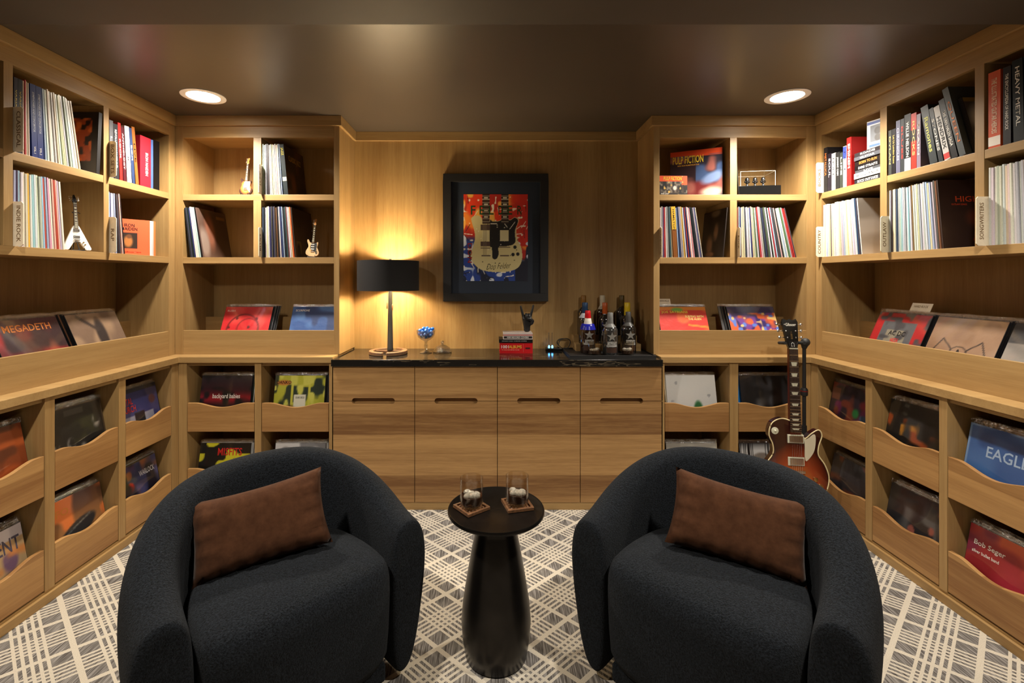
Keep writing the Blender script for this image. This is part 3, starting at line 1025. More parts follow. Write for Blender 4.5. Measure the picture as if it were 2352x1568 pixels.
a = row('B', 1.046, zm, ['white', 'pale grey', 'purple', 'red', 'white', 'pale grey', 'dark grey', 'teal', 'cream'], 'the SOUNDTRACK row', 'records in the SOUNDTRACK row', (0, -2.5), t=(0.006, 0.0085))
book(w_mtx('B', a + 0.002, 0.004, zm, lean=-3), 0.027, 0.318, 0.30, (124, 74, 34), 'yellow and brown thick box set standing in the SOUNDTRACK row', [('HAMILTON', 0.74, 0.13, 0.011, (50, 36, 20))], cat='box set', name='box_set', band=(0.55, 0.998, (206, 164, 52)))
a = row('B', a + 0.033, zm, ['light blue', 'navy blue'] + mixseq(7, DARK) + ['pink', 'white', 'pink', 'black', 'black', 'dark grey', 'pale grey', 'purple', 'pale grey'], 'the SOUNDTRACK row', 'records in the SOUNDTRACK row', (-3.5, -8.5), t=(0.006, 0.0085))
tt = thing('record_sleeve', 'dark brown record with two faint faces leaning on the divider past the SOUNDTRACK row', 'record', w_mtx('B', 1.440, 0.012, zm, lean=5))
MB().box(0, 0.006, 0, 0.315, 0, 0.315).obj('sleeve', cm(40, 32, 28), tt)
ar = Art((34, 26, 22), seed=25)
ar.ell(0.62, 0.55, 0.10, 0.17, (112, 82, 58), 0.8).ell(0.36, 0.28, 0.13, 0.20, (122, 88, 62), 0.8).ell(0.55, 0.95, 0.2, 0.08, (110, 88, 66), 0.6).ell(0.4, 0.08, 0.2, 0.05, (130, 90, 62), 0.6)
art_on_side(tt, ar, -1, t=0.006)
card('B', 1.5245, zm, 'ROCK', -1, 'cream ROCK divider card on the bookcase shelf')
row('B', 1.529, zm, mixseq(38, {'white': 8, 'pale grey': 6, 'cream': 6, 'light blue': 4, 'navy blue': 3, 'brown': 2, 'red': 2, 'dark grey': 4, 'black': 3, 'pink': 2, 'green': 2, 'yellow': 1}) + ['red', 'dark grey'], 'the ROCK row',
    'records in the ROCK row', (0, -13.5), t=(0.0062, 0.0085))

# --- bookcase with COUNTRY / OUTLAW / SONGWRITERS  (local a = -world y)
card('R', -2.880, zt, 'BOOKS', 1, 'cream BOOKS divider card on the bookcase shelf')
a = -2.872
for wd_, h, dp, c, lb, s, wc in ((0.032, 0.270, 0.24, (26, 24, 26), 'tall black book with an orange spine title', 'METALLICA', (206, 110, 50)), (0.030, 0.225, 0.16, (30, 24, 34), 'short dark purple book with white title', 'SOUL', W),
                                 (0.030, 0.218, 0.15, (222, 220, 210), 'short white paperback with black title', 'NOISE', K), (0.032, 0.215, 0.15, (40, 40, 40), 'short charcoal paperback with white title', 'JOHNNY CASH', W),
                                 (0.022, 0.205, 0.15, (54, 58, 52), 'thin grey-green paperback', 'LIFE', W), (0.026, 0.235, 0.16, (226, 226, 224), 'white book with a blue top band', 'FAST', (40, 40, 60)),
                                 (0.033, 0.275, 0.22, (196, 36, 34), 'tall bright red book with white title', 'EMINEM', W)):
    book(w_mtx('R', a, 0.006, zt), wd_, h, dp, c, lb + ' beside the BOOKS card row', [(s, 0.62, h * 0.5, wd_ * 0.48, wc)], band=(0.7, 0.99, (52, 66, 170)) if 'blue top' in lb else None)
    a += wd_ + 0.0025
a0 = a + 0.004
zz = zt
for i, (h, c, s, wc, ww) in enumerate((((0.030), (36, 38, 42), 'ROCK OUTTAKES', W, 0.14), (0.030, (214, 214, 212), 'BRUCE DICKINSON', K, 0.15), (0.016, (66, 68, 72), 'LIVE', W, 0.06), (0.026, (20, 18, 18), 'DIRE STRAITS', W, 0.13),
                                        (0.030, (30, 24, 22), 'BORN TO RUN', (206, 130, 60), 0.12), (0.020, (76, 78, 84), 'GUITAR', W, 0.10), (0.022, (44, 40, 42), 'ROADIE', W, 0.1))):
    lb = ('dark grey', 'white', 'thin grey', 'black', 'black and orange', 'mid grey', 'charcoal')[i]
    flat_book(w_mtx('R', a0 + 0.095 + rnd.uniform(-0.006, 0.004), 0.012 + rnd.uniform(0, 0.01), zz), 0.185, h, 0.15, c, '%s book lying in the flat stack beside the red book, %s' % (lb, ('bottom', 'second up', 'third up', 'fourth up', 'fifth up', 'sixth up', 'top')[i]),
              [(s, 0, ww, h * 0.5, wc)])
    zz += h
ar = Art((236, 236, 238), 40, 52, seed=31)
ar.rect(0.14, 0.9, 0.24, 0.84, (96, 100, 108)).ell(0.5, 0.62, 0.16, 0.13, (40, 34, 32), 0.3).ell(0.5, 0.38, 0.15, 0.12, (60, 56, 54), 0.3).rect(0, 1, 0.88, 0.97, (70, 96, 176)).rect(0.1, 0.6, 0.06, 0.16, (60, 92, 190))
face_record(w_mtx('R', a0 + 0.13, 0.045, zz, rz=14), ar, 'white and blue toy box with a window, standing on the flat book stack', None, False, (), 0.115, 0.155, 0.09, (226, 228, 232), 'box', 'toy_box')
a = -2.402
for wd_, h, c, lb, s, wc, ln in ((0.019, 0.228, (58, 60, 58), 'grey-green paperback', 'DYLAN', (196, 180, 110), 0), (0.022, 0.228, (26, 24, 28), 'black paperback with gold title', 'Let Us London Scene', (206, 176, 90), 0), (0.024, 0.262, (92, 92, 112), 'lilac-grey hardback', 'CHRONICLES', (210, 206, 220), 0),
                                 (0.020, 0.262, (50, 54, 58), 'slate hardback with a red mark', 'BLUES', (196, 60, 50), 0), (0.035, 0.275, (16, 15, 17), 'thick black hardback with white title', 'WILLIE NELSON', W, 0), (0.028, 0.268, (196, 50, 38), 'orange-red hardback with black band', 'ROCKS', (236, 196, 120), 0),
                                 (0.020, 0.255, (126, 112, 128), 'mauve photo paperback', 'TRAIN', (226, 220, 200), 0)):
    book(w_mtx('R', a, 0.006, zt, lean=ln), wd_, h, 0.18, c, lb + ' in the row past the flat book stack', [(s, 0.55, h * 0.62, wd_ * 0.44, wc)], band={'WILLIE NELSON': (0.004, 0.22, (226, 224, 220)), 'ROCKS': (0.5, 0.7, (30, 22, 22))}.get(s))
    a += wd_ + 0.002
a += 0.047
for wd_, h, c, lb, s, wc, ln, fx in ((0.036, 0.283, (50, 56, 58), 'wide slate book with yellow-green title', 'Ramones', (206, 206, 110), -10, 1), (0.020, 0.262, (40, 44, 48), 'thin slate leaning book', 'STONES', W, -11, 1), (0.027, 0.262, (198, 196, 192), 'pale grey leaning book with a red square', 'HENDRIX', K, -12, 1),
                                     (0.026, 0.285, (24, 22, 24), 'black leaning book with white title', 'THE VAN HALEN SAGA', W, -13, 1), (0.027, 0.330, (70, 74, 74), 'tall grey leaning book with orange marks', 'QUEEN', (206, 116, 50), -14, 1)):
    book(w_mtx('R', a, 0.006, zt, lean=ln), wd_, h, 0.2, c, lb + ' in the leaning pack', [(s, 0.5, h * 0.60, wd_ * 0.55, wc)], band=(0.02, 0.12, (190, 50, 44)) if 'red square' in lb else None)
    a += wd_ / math.cos(R(ln)) + 0.0065
tt = thing('box_set', 'black and white picture box set leaning at the end of the leaning books', 'box set', w_mtx('R', a + 0.003, 0.03, zt, lean=-15.5))
MB().box(0, 0.02, 0, 0.24, 0, 0.27).obj('box', cm(36, 34, 34), tt)
ar = Art((70, 70, 72), seed=34)
ar.ell(0.35, 0.62, 0.3, 0.3, (226, 226, 226), 0.5).ell(0.5, 0.6, 0.16, 0.2, (30, 30, 32), 0.5).line(0.1, 0.2, 0.9, 0.9, 0.03, (190, 190, 190)).rect(0, 1, 0.93, 1, (150, 124, 52))
pr = art_on_side(tt, ar, 1, 0.24, 0.27, 0.02)
text('HEART', 0.14, 0.035, cm(*W), pr, T(0.02, -0.0006, 0.06))
a = -1.918
for wd_, h, c, lb, s, wc, ln in ((0.046, 0.308, (206, 84, 40), 'wide orange book with white title', 'THE ILLUSTRATED GUITAR HEROES', (244, 226, 196), 0), (0.028, 0.306, (34, 28, 30), 'black encyclopedia with white title', 'THE ENCYCLOPEDIA OF HARD ROCK', W, 0), (0.036, 0.318, (22, 26, 28), 'black book with wide white title', 'HEAVY METAL', W, -1),
                                 (0.040, 0.318, (26, 24, 26), 'black book with red script title', 'Almost Queen', (206, 70, 50), -2), (0.040, 0.300, (150, 152, 156), 'silver-grey book with red title', 'Guitars', (190, 60, 50), -3), (0.040, 0.31, (40, 38, 40), 'dark grey book with white title', 'SOUND', W, -3), (0.04, 0.30, (120, 40, 36), 'dark red book with white title', 'BAND', W, -3)):
    book(w_mtx('R', a, 0.006, zt, lean=ln), wd_, h, 0.24, c, lb + ' in the tall book row above the SONGWRITERS card', [(s, 0.55, h * 0.72, wd_ * 0.42, wc)], band=(0.03, 0.15, (240, 232, 220)) if 'orange' in lb else None)
    a += wd_ + 0.0095
card('R', -2.880, zm, 'COUNTRY', 1, 'cream COUNTRY divider card on the bookcase shelf')
a = row('R', -2.874, zm, mixseq(26, {'white': 8, 'pale grey': 6, 'cream': 5, 'light blue': 4, 'pink': 1, 'dark grey': 1}) + ['navy blue', 'dark grey'], 'the COUNTRY row', 'records in the COUNTRY row', (0, -6), t=(0.008, 0.0105))
tt = thing('record_sleeve', 'pale grey picture record at the end of the COUNTRY row', 'record', w_mtx('R', a + 0.004, 0.006, zm, lean=-6.5))
MB().box(0, 0.006, 0, 0.315, 0, 0.315).obj('sleeve', cm(200, 196, 190), tt)
ar = Art((176, 168, 158), seed=36)
ar.cloud((206, 200, 192), 4, 0.5, 0.4)
art_on_side(tt, ar, 1, t=0.006)
card('R', -2.402, zm, 'OUTLAW', 1, 'cream OUTLAW divider card on the bookcase shelf')
a = row('R', -2.396, zm, ['white', 'dark grey', 'cream', 'cream', 'navy blue'] + mixseq(20, PALE) + ['dark grey', 'brown'], 'the OUTLAW row', 'records in the OUTLAW row', (0, -5), t=(0.008, 0.0105))
tt = thing('record_sleeve', 'dark brown record with orange lettering at the end of the OUTLAW row', 'record', w_mtx('R', a + 0.004, 0.006, zm, lean=-5.5))
MB().box(0, 0.006, 0, 0.315, 0, 0.315).obj('sleeve', cm(50, 36, 32), tt)
ar = Art((44, 31, 30), seed=37)
ar.ell(0.55, 0.45, 0.16, 0.12, (96, 48, 36), 0.9).line(0.45, 0.12, 0.52, 0.32, 0.012, (150, 60, 40)).line(0.62, 0.1, 0.7, 0.3, 0.012, (130, 50, 36))
pr = art_on_side(tt, ar, 1, t=0.006)
text('HIGHER', 0.16, 0.026, cm(176, 66, 36), pr, T(-0.005, -0.0006, 0.225))
text('OUTLAW SONGS', 0.07, 0.008, cm(176, 66, 36), pr, T(-0.07, -0.0006, 0.20))
card('R', -1.922, zm, 'SONGWRITERS', 1, 'cream SONGWRITERS divider card on the bookcase shelf', 0.20, 0.042)
row('R', -1.916, zm, mixseq(26, PALE), 'the SONGWRITERS row', 'records in the SONGWRITERS row', (0, -4), t=(0.008, 0.0105))


# ------------------------------------------------------------------ records shown in the troughs and bins
def trough(wall, a, art, label, words=(), n=4, cols=('black', 'dark grey'), rz=0.0, tilt=-24.0, d=0.026, z=Z_TOP + 0.002, dx=0.004, short='', **kw):
    q = w_mtx(wall, a, d, z, rz=rz, tilt=tilt)
    face_record(q, art, label, None, True, words, **kw)
    if n:
        behind(q, n, cols, 0.0075, dx, tilt)
    return q


def lbin(wall, a, lev, art, label, words=(), n=3, cols=('dark grey', 'black'), rz=0.0, tilt=-11.0, dx=0.005, short='', **kw):
    z = (0.474, 0.053)[lev]
    return trough(wall, a, art, label, words, n, cols, rz, tilt, 0.026 + 0.16 * abs(math.sin(R(rz))), z, dx, short, **kw)


A = Art
# bookcase beside the lamp
ar = A((190, 34, 38), seed=41)
ar.cloud((214, 74, 66), 4, 0.55, 0.4).ring(0.45, 0.5, 0.33, 0.02, (110, 20, 24)).ring(0.55, 0.52, 0.22, 0.015, (120, 24, 26))
for i in range(6):
    ar.ell(0.15 + 0.14 * i, 0.55 + 0.22 * math.sin(i * 2.1), 0.03, 0.03, (90, 18, 22))
trough('B', -1.600, ar, 'bright red record in the trough beside the lamp', [('RUSH', -0.115, 0.285, 0.05, 0.013, (230, 190, 180))], 5, short='bright red record', dx=0.007, rz=-2)
ar = A((42, 78, 138), seed=42)
ar.cloud((70, 108, 164), 5, 0.52, 0.25).cloud((30, 52, 100), 6, 0.6, 0.2)
trough('B', -1.153, ar, 'mid-blue record in the trough beside the lamp', [('SCORPIONS', -0.09, 0.288, 0.09, 0.014, W)], 3, ('white', 'pale grey'), short='mid-blue record', dx=-0.002)
ar = A((60, 14, 20), seed=43)
ar.grad((40, 38, 46), 0.55, 1.0).rect(0, 1, 0, 0.52, (24, 22, 24)).mix(np.exp(-((ar.v - 0.55) / 0.10) ** 2), (150, 24, 36)).cloud((20, 20, 22), 8, 0.66, 0.2).ell(0.85, 0.3, 0.1, 0.06, (110, 150, 140), 0.5)
lbin('Bl', -1.655, 0, ar, 'dark record with a red horizon in the bin beside the corner', [('backyard babies', 0.005, 0.185, 0.17, 0.036, W)], 3, ('black', 'green', 'white'), short='dark red-horizon record')
ar = A((180, 180, 56), seed=44)
ar.cloud((34, 50, 36), 7, 0.52, 0.15).rect(0.33, 0.37, 0.4, 1, (200, 196, 70)).rect(0.68, 0.71, 0.4, 1, (200, 196, 70)).cloud((206, 204, 90), 8, 0.62, 0.1).rect(0.40, 0.62, 0.34, 0.62, (222, 220, 200)).ell(0.32, 0.2, 0.14, 0.22, (70, 24, 30), 0.3).ell(0.18, 0.86, 0.14, 0.05, (196, 120, 50), 0.4)
lbin('Bl', -1.1985, 0, ar, 'yellow-green record with a white label in the bin beside the cabinet under the lamp', [('DANKO', -0.10, 0.272, 0.09, 0.02, K), ('SOUND CIRCUS', 0.005, 0.18, 0.055, 0.012, K)], 4, ('black', 'dark grey'), short='yellow-green record')
ar = A((206, 200, 44), seed=45)
ar.cloud((22, 22, 20), 4, 0.50, 0.08).rect(0, 1, 0.8, 1, (22, 22, 20)).cloud((206, 200, 44), 5, 0.7, 0.06)
lbin('Bl', -1.665, 1, ar, 'black and yellow splashed record in the bottom bin beside the corner', [('MISFITS', 0.03, 0.262, 0.15, 0.045, (200, 44, 40))], 4, ('white', 'pale grey', 'black'), short='black and yellow record')
lbin('Bl', -1.1985, 1, A((196, 196, 198), seed=46).cloud((120, 120, 124), 5), 'pale grey record in the bottom bin beside the cabinet under the lamp', (), 4, ('white', 'pale grey', 'white'), short='pale grey bottom record')
# bookcase beside the bottles
ar = A((206, 48, 36), seed=47)
ar.cloud((222, 92, 40), 4, 0.55, 0.2).line(0.55, 0.45, 1.0, 0.28, 0.03, (70, 50, 140)).line(0.5, 0.3, 1.0, 0.15, 0.03, (60, 46, 120)).line(0.6, 0.6, 1, 0.55, 0.02, (226, 130, 40)).ell(0.25, 0.12, 0.3, 0.2, (226, 226, 230), 0.3, 30).rect(0, 1, 0.92, 1, (214, 130, 40)).ell(0.4, 0.93, 0.12, 0.05, (110, 160, 60), 0.5)
q = trough('B', 1.236, ar, 'red and orange record with white streaks in the trough beside the bottles', [('JOE SATRIANI', -0.05, 0.275, 0.17, 0.021, (226, 206, 70)), ('SURFING WITH\nTHE ALIEN', 0.075, 0.238, 0.12, 0.032, (232, 220, 130))], 4, ('dark grey', 'black', 'brown', 'white'),
           short='red and orange record', dx=-0.005)
tc = MB().box(-0.05, 0.05, 0, 0.003, 0, 0.05).obj('divider_card', 'cream')
tc.matrix_world = q @ T(-0.10, 0.0345, 0.334)
tag(tc, 'cream ARRIVALS tab sticking up behind the red and orange record', 'card')
text('ARRIVALS', 0.08, 0.012, cm(120, 92, 56), tc, T(0, -0.0006, 0.035))
ar = A((52, 40, 96), 64, 64, seed=48)
ar.cloud((110, 60, 140), 8, 0.55, 0.2).cloud((206, 92, 52), 9, 0.62, 0.12).cloud((90, 120, 200), 10, 0.66, 0.1).cloud((230, 190, 120), 12, 0.78, 0.08).rect(0, 1, 0.86, 1, (36, 34, 84)).rect(0.78, 0.94, 0.3, 0.5, (206, 110, 50))
trough('B', 1.690, ar, 'purple and orange crowded-scene record in the trough behind the guitar', (), 6, ('black', 'red', 'black', 'dark grey'), short='purple and orange record', dx=-0.011, rz=2)
ar = A((222, 222, 220), seed=49)
ar.ell(0.62, 0.28, 0.10, 0.22, (46, 110, 64), 0.3).ell(0.48, 0.06, 0.08, 0.10, (40, 120, 60), 0.3).ell(0.20, 0.85, 0.03, 0.03, (170, 172, 176)).ell(0.1, 0.5, 0.03, 0.03, (180, 180, 184)).ell(0.85, 0.6, 0.03, 0.03, (170, 172, 176)).ell(0.62, 0.28, 0.1, 0.02, (170, 140, 60), 0.3)
lbin('Bl', 1.2365, 0, ar, 'white record with a green shape in the bin below the red and orange record', (), 4, ('cream', 'pale grey', 'brown', 'dark grey'), rz=3, short='white and green record', dx=-0.008, spine=(220, 220, 218))
ar = A((36, 36, 40), seed=50)
ar.ell(0.42, 0.55, 0.24, 0.42, (74, 74, 78), 0.9).ell(0.40, 0.5, 0.10, 0.2, (112, 110, 110), 0.9).cloud((28, 28, 30), 6, 0.6, 0.3)
q = lbin('Bl', 1.694, 0, ar, 'dark grey record with a faint portrait in the bin behind the guitar', (), 2, ('black', 'dark grey'), short='dark grey portrait record')
o = thing('record_sleeve', 'bright blue record sleeve peeking out beside the dark grey portrait record', 'record', q @ T(-0.036, 0.026, 0.006))
MB().box(-0.155, 0.155, 0, 0.004, 0, 0.31).obj('sleeve', cm(26, 126, 206), o)
lbin('Bl', 1.2365, 1, A((190, 186, 176), seed=51).cloud((150, 146, 138), 4), 'pale beige record in the bottom bin below the white and green record', (), 3, ('white', 'cream'), short='pale beige record')
ar = A((210, 210, 210), 64, 8, seed=52)
for i in range(22):
    x = rnd.random()
    ar.rect(x, x + rnd.uniform(0.008, 0.022), 0, 0.9, (20, 20, 20))
ar.rect(0, 1, 0.90, 1, (40, 40, 42))
lbin('Bl', 1.694, 1, ar, 'black and white striped record in the bottom bin behind the guitar', (), 3, ('black', 'dark grey'), short='striped record')
# bookcase with CLASSICAL
ar = A((206, 140, 40), seed=53)
ar.cloud((190, 60, 36), 3, 0.55, 0.15).ell(0.7, 0.2, 0.3, 0.25, (180, 44, 36), 0.3).ell(0.8, 0.5, 0.05, 0.05, (40, 30, 30))
trough('L', 1.800, ar, 'orange-yellow record in the trough before the dark red one', (), 4, short='orange-yellow record', dx=0.003)
ar = A((80, 22, 24), seed=54)
ar.cloud((132, 30, 30), 4, 0.5, 0.4).cloud((44, 26, 30), 5, 0.56, 0.3).ell(0.78, 0.3, 0.08, 0.26, (150, 74, 50), 0.9).rect(0, 1, 0.9, 1, (56, 26, 34))
trough('L', 2.140, ar, 'dark red painted record in the trough below the INDIE ROCK row', [('MEGADETH', 0.0, 0.270, 0.22, 0.034, (176, 104, 50))], 6, ('black',), short='dark red painted record', dx=-0.001)
ar = A((142, 116, 92), seed=55)
ar.cloud((112, 90, 74), 4, 0.5, 0.3).grad((210, 206, 204), 0.40, 0.05).ell(0.55, 0.6, 0.10, 0.30, (52, 44, 42), 0.4).line(0.2, 0.95, 0.5, 0.7, 0.03, (60, 50, 46)).ell(0.55, 0.26, 0.14, 0.14, (70, 60, 58), 0.5)
trough('L', 2.500, ar, 'beige record with a dark standing shape in the trough below the RAP row', (), 6, ('black', 'black', 'brown'), short='beige record with a dark shape', dx=-0.001)
ar = A((128, 56, 24), seed=56)
ar.cloud((168, 78, 34), 5, 0.5, 0.3).ell(0.4, 0.1, 0.4, 0.25, (44, 26, 22), 0.4).rect(0.47, 0.53, 0.42, 0.72, (44, 30, 24)).rect(0.38, 0.64, 0.60, 0.66, (44, 30, 24)).cloud((90, 40, 22), 6, 0.66, 0.2)
lbin('Ll', 1.824, 0, ar, 'burnt orange record with a dark cross mark in the bin', (), 4, short='burnt orange record')
ar = A((178, 150, 110), seed=57)
ar.grad((206, 166, 66), 0.45, 0.0).cloud((110, 84, 110), 5, 0.56, 0.2).cloud((206, 130, 70), 6, 0.64, 0.15).rect(0, 1, 0.84, 1, (196, 186, 190)).ell(0.62, 0.34, 0.03, 0.08, (120, 70, 40))
lbin('Ll', 1.824, 1, ar, 'pale painted record with yellow ground in the bottom bin', [('TESTAMENT', 0.0, 0.245, 0.28, 0.058, (82, 76, 92))], 4, short='pale painted record', cols=('dark grey', 'brown'))
ar = A((24, 23, 24), seed=58)
for x, y in ((0.2, 0.50), (0.43, 0.42), (0.62, 0.30), (0.87, 0.68)):
    ar.ell(x, y, 0.055, 0.10, (150, 144, 138), 0.7)
ar.cloud((24, 23, 24), 9, 0.62, 0.1).border(0.012, (90, 70, 50)).rect(0.4, 0.7, 0.86, 0.94, (60, 58, 58))
lbin('Ll', 2.220, 0, ar, 'black record with pale spots in the bin', (), 5, ('black', 'dark grey'), rz=-5, short='black record with pale spots', dx=-0.002)
ar = A((196, 140, 80), seed=59)
ar.grad((70, 40, 34), 0.3, 1.0).cloud((220, 120, 60), 5, 0.6, 0.2).grad((226, 196, 130), 0.3, 0.0).ell(0.52, 0.46, 0.34, 0.13, (40, 42, 46), 0.15, 22).line(0.3, 0.44, 0.75, 0.62, 0.008, (90, 94, 96))
lbin('Ll', 2.220, 1, ar, 'orange sky record with a dark disc in the bottom bin', [('UFO', -0.07, 0.255, 0.10, 0.032, (206, 130, 60))], 4, ('dark grey', 'black', 'pale grey'), rz=-3, short='orange sky record', dx=-0.002)
ar = A((52, 54, 104), seed=60)
ar.grad((70, 74, 140), 0.9, 0.4).rect(0.15, 0.4, 0, 0.52, (170, 172, 196)).rect(0.62, 0.85, 0, 0.52, (170, 172, 196)).rect(0.4, 0.62, 0, 0.56, (34, 36, 44)).rect(0, 1, 0.92, 1, (30, 30, 40)).ell(0.85, 0.72, 0.08, 0.08, (84, 46, 60), 0.4)
lbin('Ll', 2.610, 0, ar, 'blue-purple record with pale columns in the bin beside the corner', [('METAL\nCHURCH', -0.075, 0.225, 0.115, 0.078, (206, 60, 44))], 2, short='blue-purple record')
ar = A((48, 52, 88), seed=61)
ar.cloud((86, 84, 130), 4, 0.55, 0.3).cloud((150, 90, 60), 6, 0.68, 0.2).ell(0.32, 0.62, 0.09, 0.09, (200, 40, 40), 0.15).cloud((28, 28, 44), 5, 0.62, 0.2)
lbin('Ll', 2.610, 1, ar, 'dark blue record with a red sticker in the bottom bin', [('WARLOCK', 0.075, 0.245, 0.115, 0.030, (206, 204, 210))], 4, ('black', 'light blue', 'dark grey'), short='dark blue record with a red sticker')
# bookcase with OUTLAW
ar = A((150, 28, 30), seed=62)
ar.rect(0.17, 0.80, -0.1, 0.85, (78, 78, 80)).rect(0.28, 0.68, 0.2, 0.7, (120, 112, 96)).border(0.02, (110, 22, 24)).cloud((60, 58, 60), 9, 0.72, 0.1)
q = trough('R', -2.470, ar, 'red record with a grey framed panel in the trough beside the corner', [('AC DC', 0.0, 0.20, 0.10, 0.026, K), ('HIGH\nVOLTAGE', 0.0, 0.145, 0.085, 0.055, (190, 40, 36))], 5, ('black',), short='red record with a grey panel', dx=0.003)
tc = MB().box(-0.0575, 0.0575, 0, 0.003, 0, 0.05).obj('divider_card', 'cream')
tc.matrix_world = q @ T(0.02, 0.043, 0.343)
tag(tc, 'cream HARD ROCK tab sticking up behind the red record', 'card')
text('HARD ROCK', 0.08, 0.013, cm(120, 92, 56), tc, T(0, -0.0006, 0.031))
ar = A((122, 92, 70), 64, 64, seed=63)
ar.cloud((138, 108, 84), 4, 0.5, 0.4)
for sx in (-1, 1):
    ar.line(0.5 + sx * 0.10, 0.50, 0.5 + sx * 0.28, 0.66, 0.010, (52, 40, 34)).line(0.5 + sx * 0.28, 0.66, 0.5 + sx * 0.40, 0.42, 0.010, (52, 40, 34)).line(0.5 + sx * 0.40, 0.42, 0.5 + sx * 0.1, 0.40, 0.010, (52, 40, 34))
ar.ring(0.5, 0.43, 0.13, 0.010, (52, 40, 34))
trough('R', -2.128, ar, 'tan record with a winged round emblem in the trough', [('A', 0.0, 0.135, 0.045, 0.055, (40, 32, 28))], 6, ('black',), short='tan record with a winged emblem', dx=0.002)
ar = A((110, 104, 98), seed=64)
ar.rect(0, 1, 0.72, 1, (40, 40, 42)).cloud((140, 132, 122), 4, 0.55, 0.4).ell(0.7, 0.3, 0.22, 0.3, (40, 38, 38), 0.5).rect(0, 1, 0.86, 1, (34, 34, 36))
trough('R', -1.790, ar, 'grey photographic record in the trough past the tan one', (), 4, ('black',), short='grey photographic record', dx=0.002)
ar = A((46, 34, 44), seed=65)
ar.cloud((110, 36, 80), 5, 0.62, 0.2).cloud((120, 56, 40), 6, 0.62, 0.2).ell(0.62, 0.55, 0.07, 0.08, (40, 120, 60), 0.6).ell(0.8, 0.5, 0.08, 0.06, (50, 80, 110), 0.6).ell(0.78, 0.72, 0.1, 0.08, (130, 40, 50), 0.6).rect(0.02, 0.2, 0.7, 0.9, (110, 64, 50))
lbin('Rl', -2.615, 0, ar, 'dark record with pink and green blotches in the bin beside the guitar', (), 2, short='dark blotched record')
lbin('Rl', -2.615, 1, A((54, 50, 54), seed=66).cloud((120, 60, 40), 5, 0.6, 0.2), 'dark brown record in the bottom bin beside the guitar', (), 2, short='dark brown bottom record')
ar = A((28, 26, 26), seed=67)
ar.cloud((150, 66, 26), 7, 0.66, 0.12).cloud((180, 120, 40), 8, 0.76, 0.1).cloud((20, 19, 20), 6, 0.58, 0.2).rect(0, 1, 0.8, 1, (28, 27, 27))
lbin('Rl', -2.212, 0, ar, 'black record with flame orange streaks in the bin', (), 5, ('black', 'dark grey'), rz=4, short='flame streaked record', dx=0.004)
ar = A((36, 36, 40), seed=68)
ar.cloud((90, 88, 88), 6, 0.62, 0.2).cloud((150, 84, 72), 7, 0.74, 0.1).grad((26, 28, 36), 0.7, 1.0)
lbin('Rl', -2.212, 1, ar, 'dark slate group picture record in the bottom bin', (), 4, ('white', 'pale grey'), rz=3, short='dark slate record', dx=0.004)
ar = A((56, 92, 150), 64, 64, seed=69)
ar.cloud((70, 110, 168), 4, 0.5, 0.5).border(0.02, (120, 150, 190)).ell(0.56, 0.16, 0.13, 0.20, (150, 146, 136), 0.4, 20).ell(0.50, 0.10, 0.05, 0.04, (60, 52, 48), 0.4).cloud((44, 76, 130), 5, 0.66, 0.3)
lbin('Rl', -1.820, 0, ar, 'blue record with a pale skull-like shape in the bin', [('EAGLES', 0.005, 0.215, 0.17, 0.045, (160, 180, 204))], 4, ('dark grey', 'black', 'white'), rz=2, short='blue record', dx=0.003)
ar = A((150, 38, 44), seed=70)
ar.cloud((196, 84, 56), 4, 0.58, 0.3).cloud((120, 30, 60), 4, 0.58, 0.3).ell(0.55, 0.35, 0.2, 0.3, (170, 44, 60), 0.8)
lbin('Rl', -1.820, 1, ar, 'red concert record in the bottom bin', [('Bob Seger', -0.075, 0.245, 0.115, 0.026, W), ('silver bullet band', -0.085, 0.212, 0.10, 0.013, W), ("'LIVE'\nBULLET", 0.105, 0.190, 0.085, 0.05, W)], 4, ('white', 'pale grey', 'dark grey'), rz=2, short='red concert record', dx=0.003)
file_pack()


# ------------------------------------------------------------------ swivel chairs, pillows, side table
def smooth(x):
    x = max(0.0, min(1.0, x))
    return x * x * (3 - 2 * x)


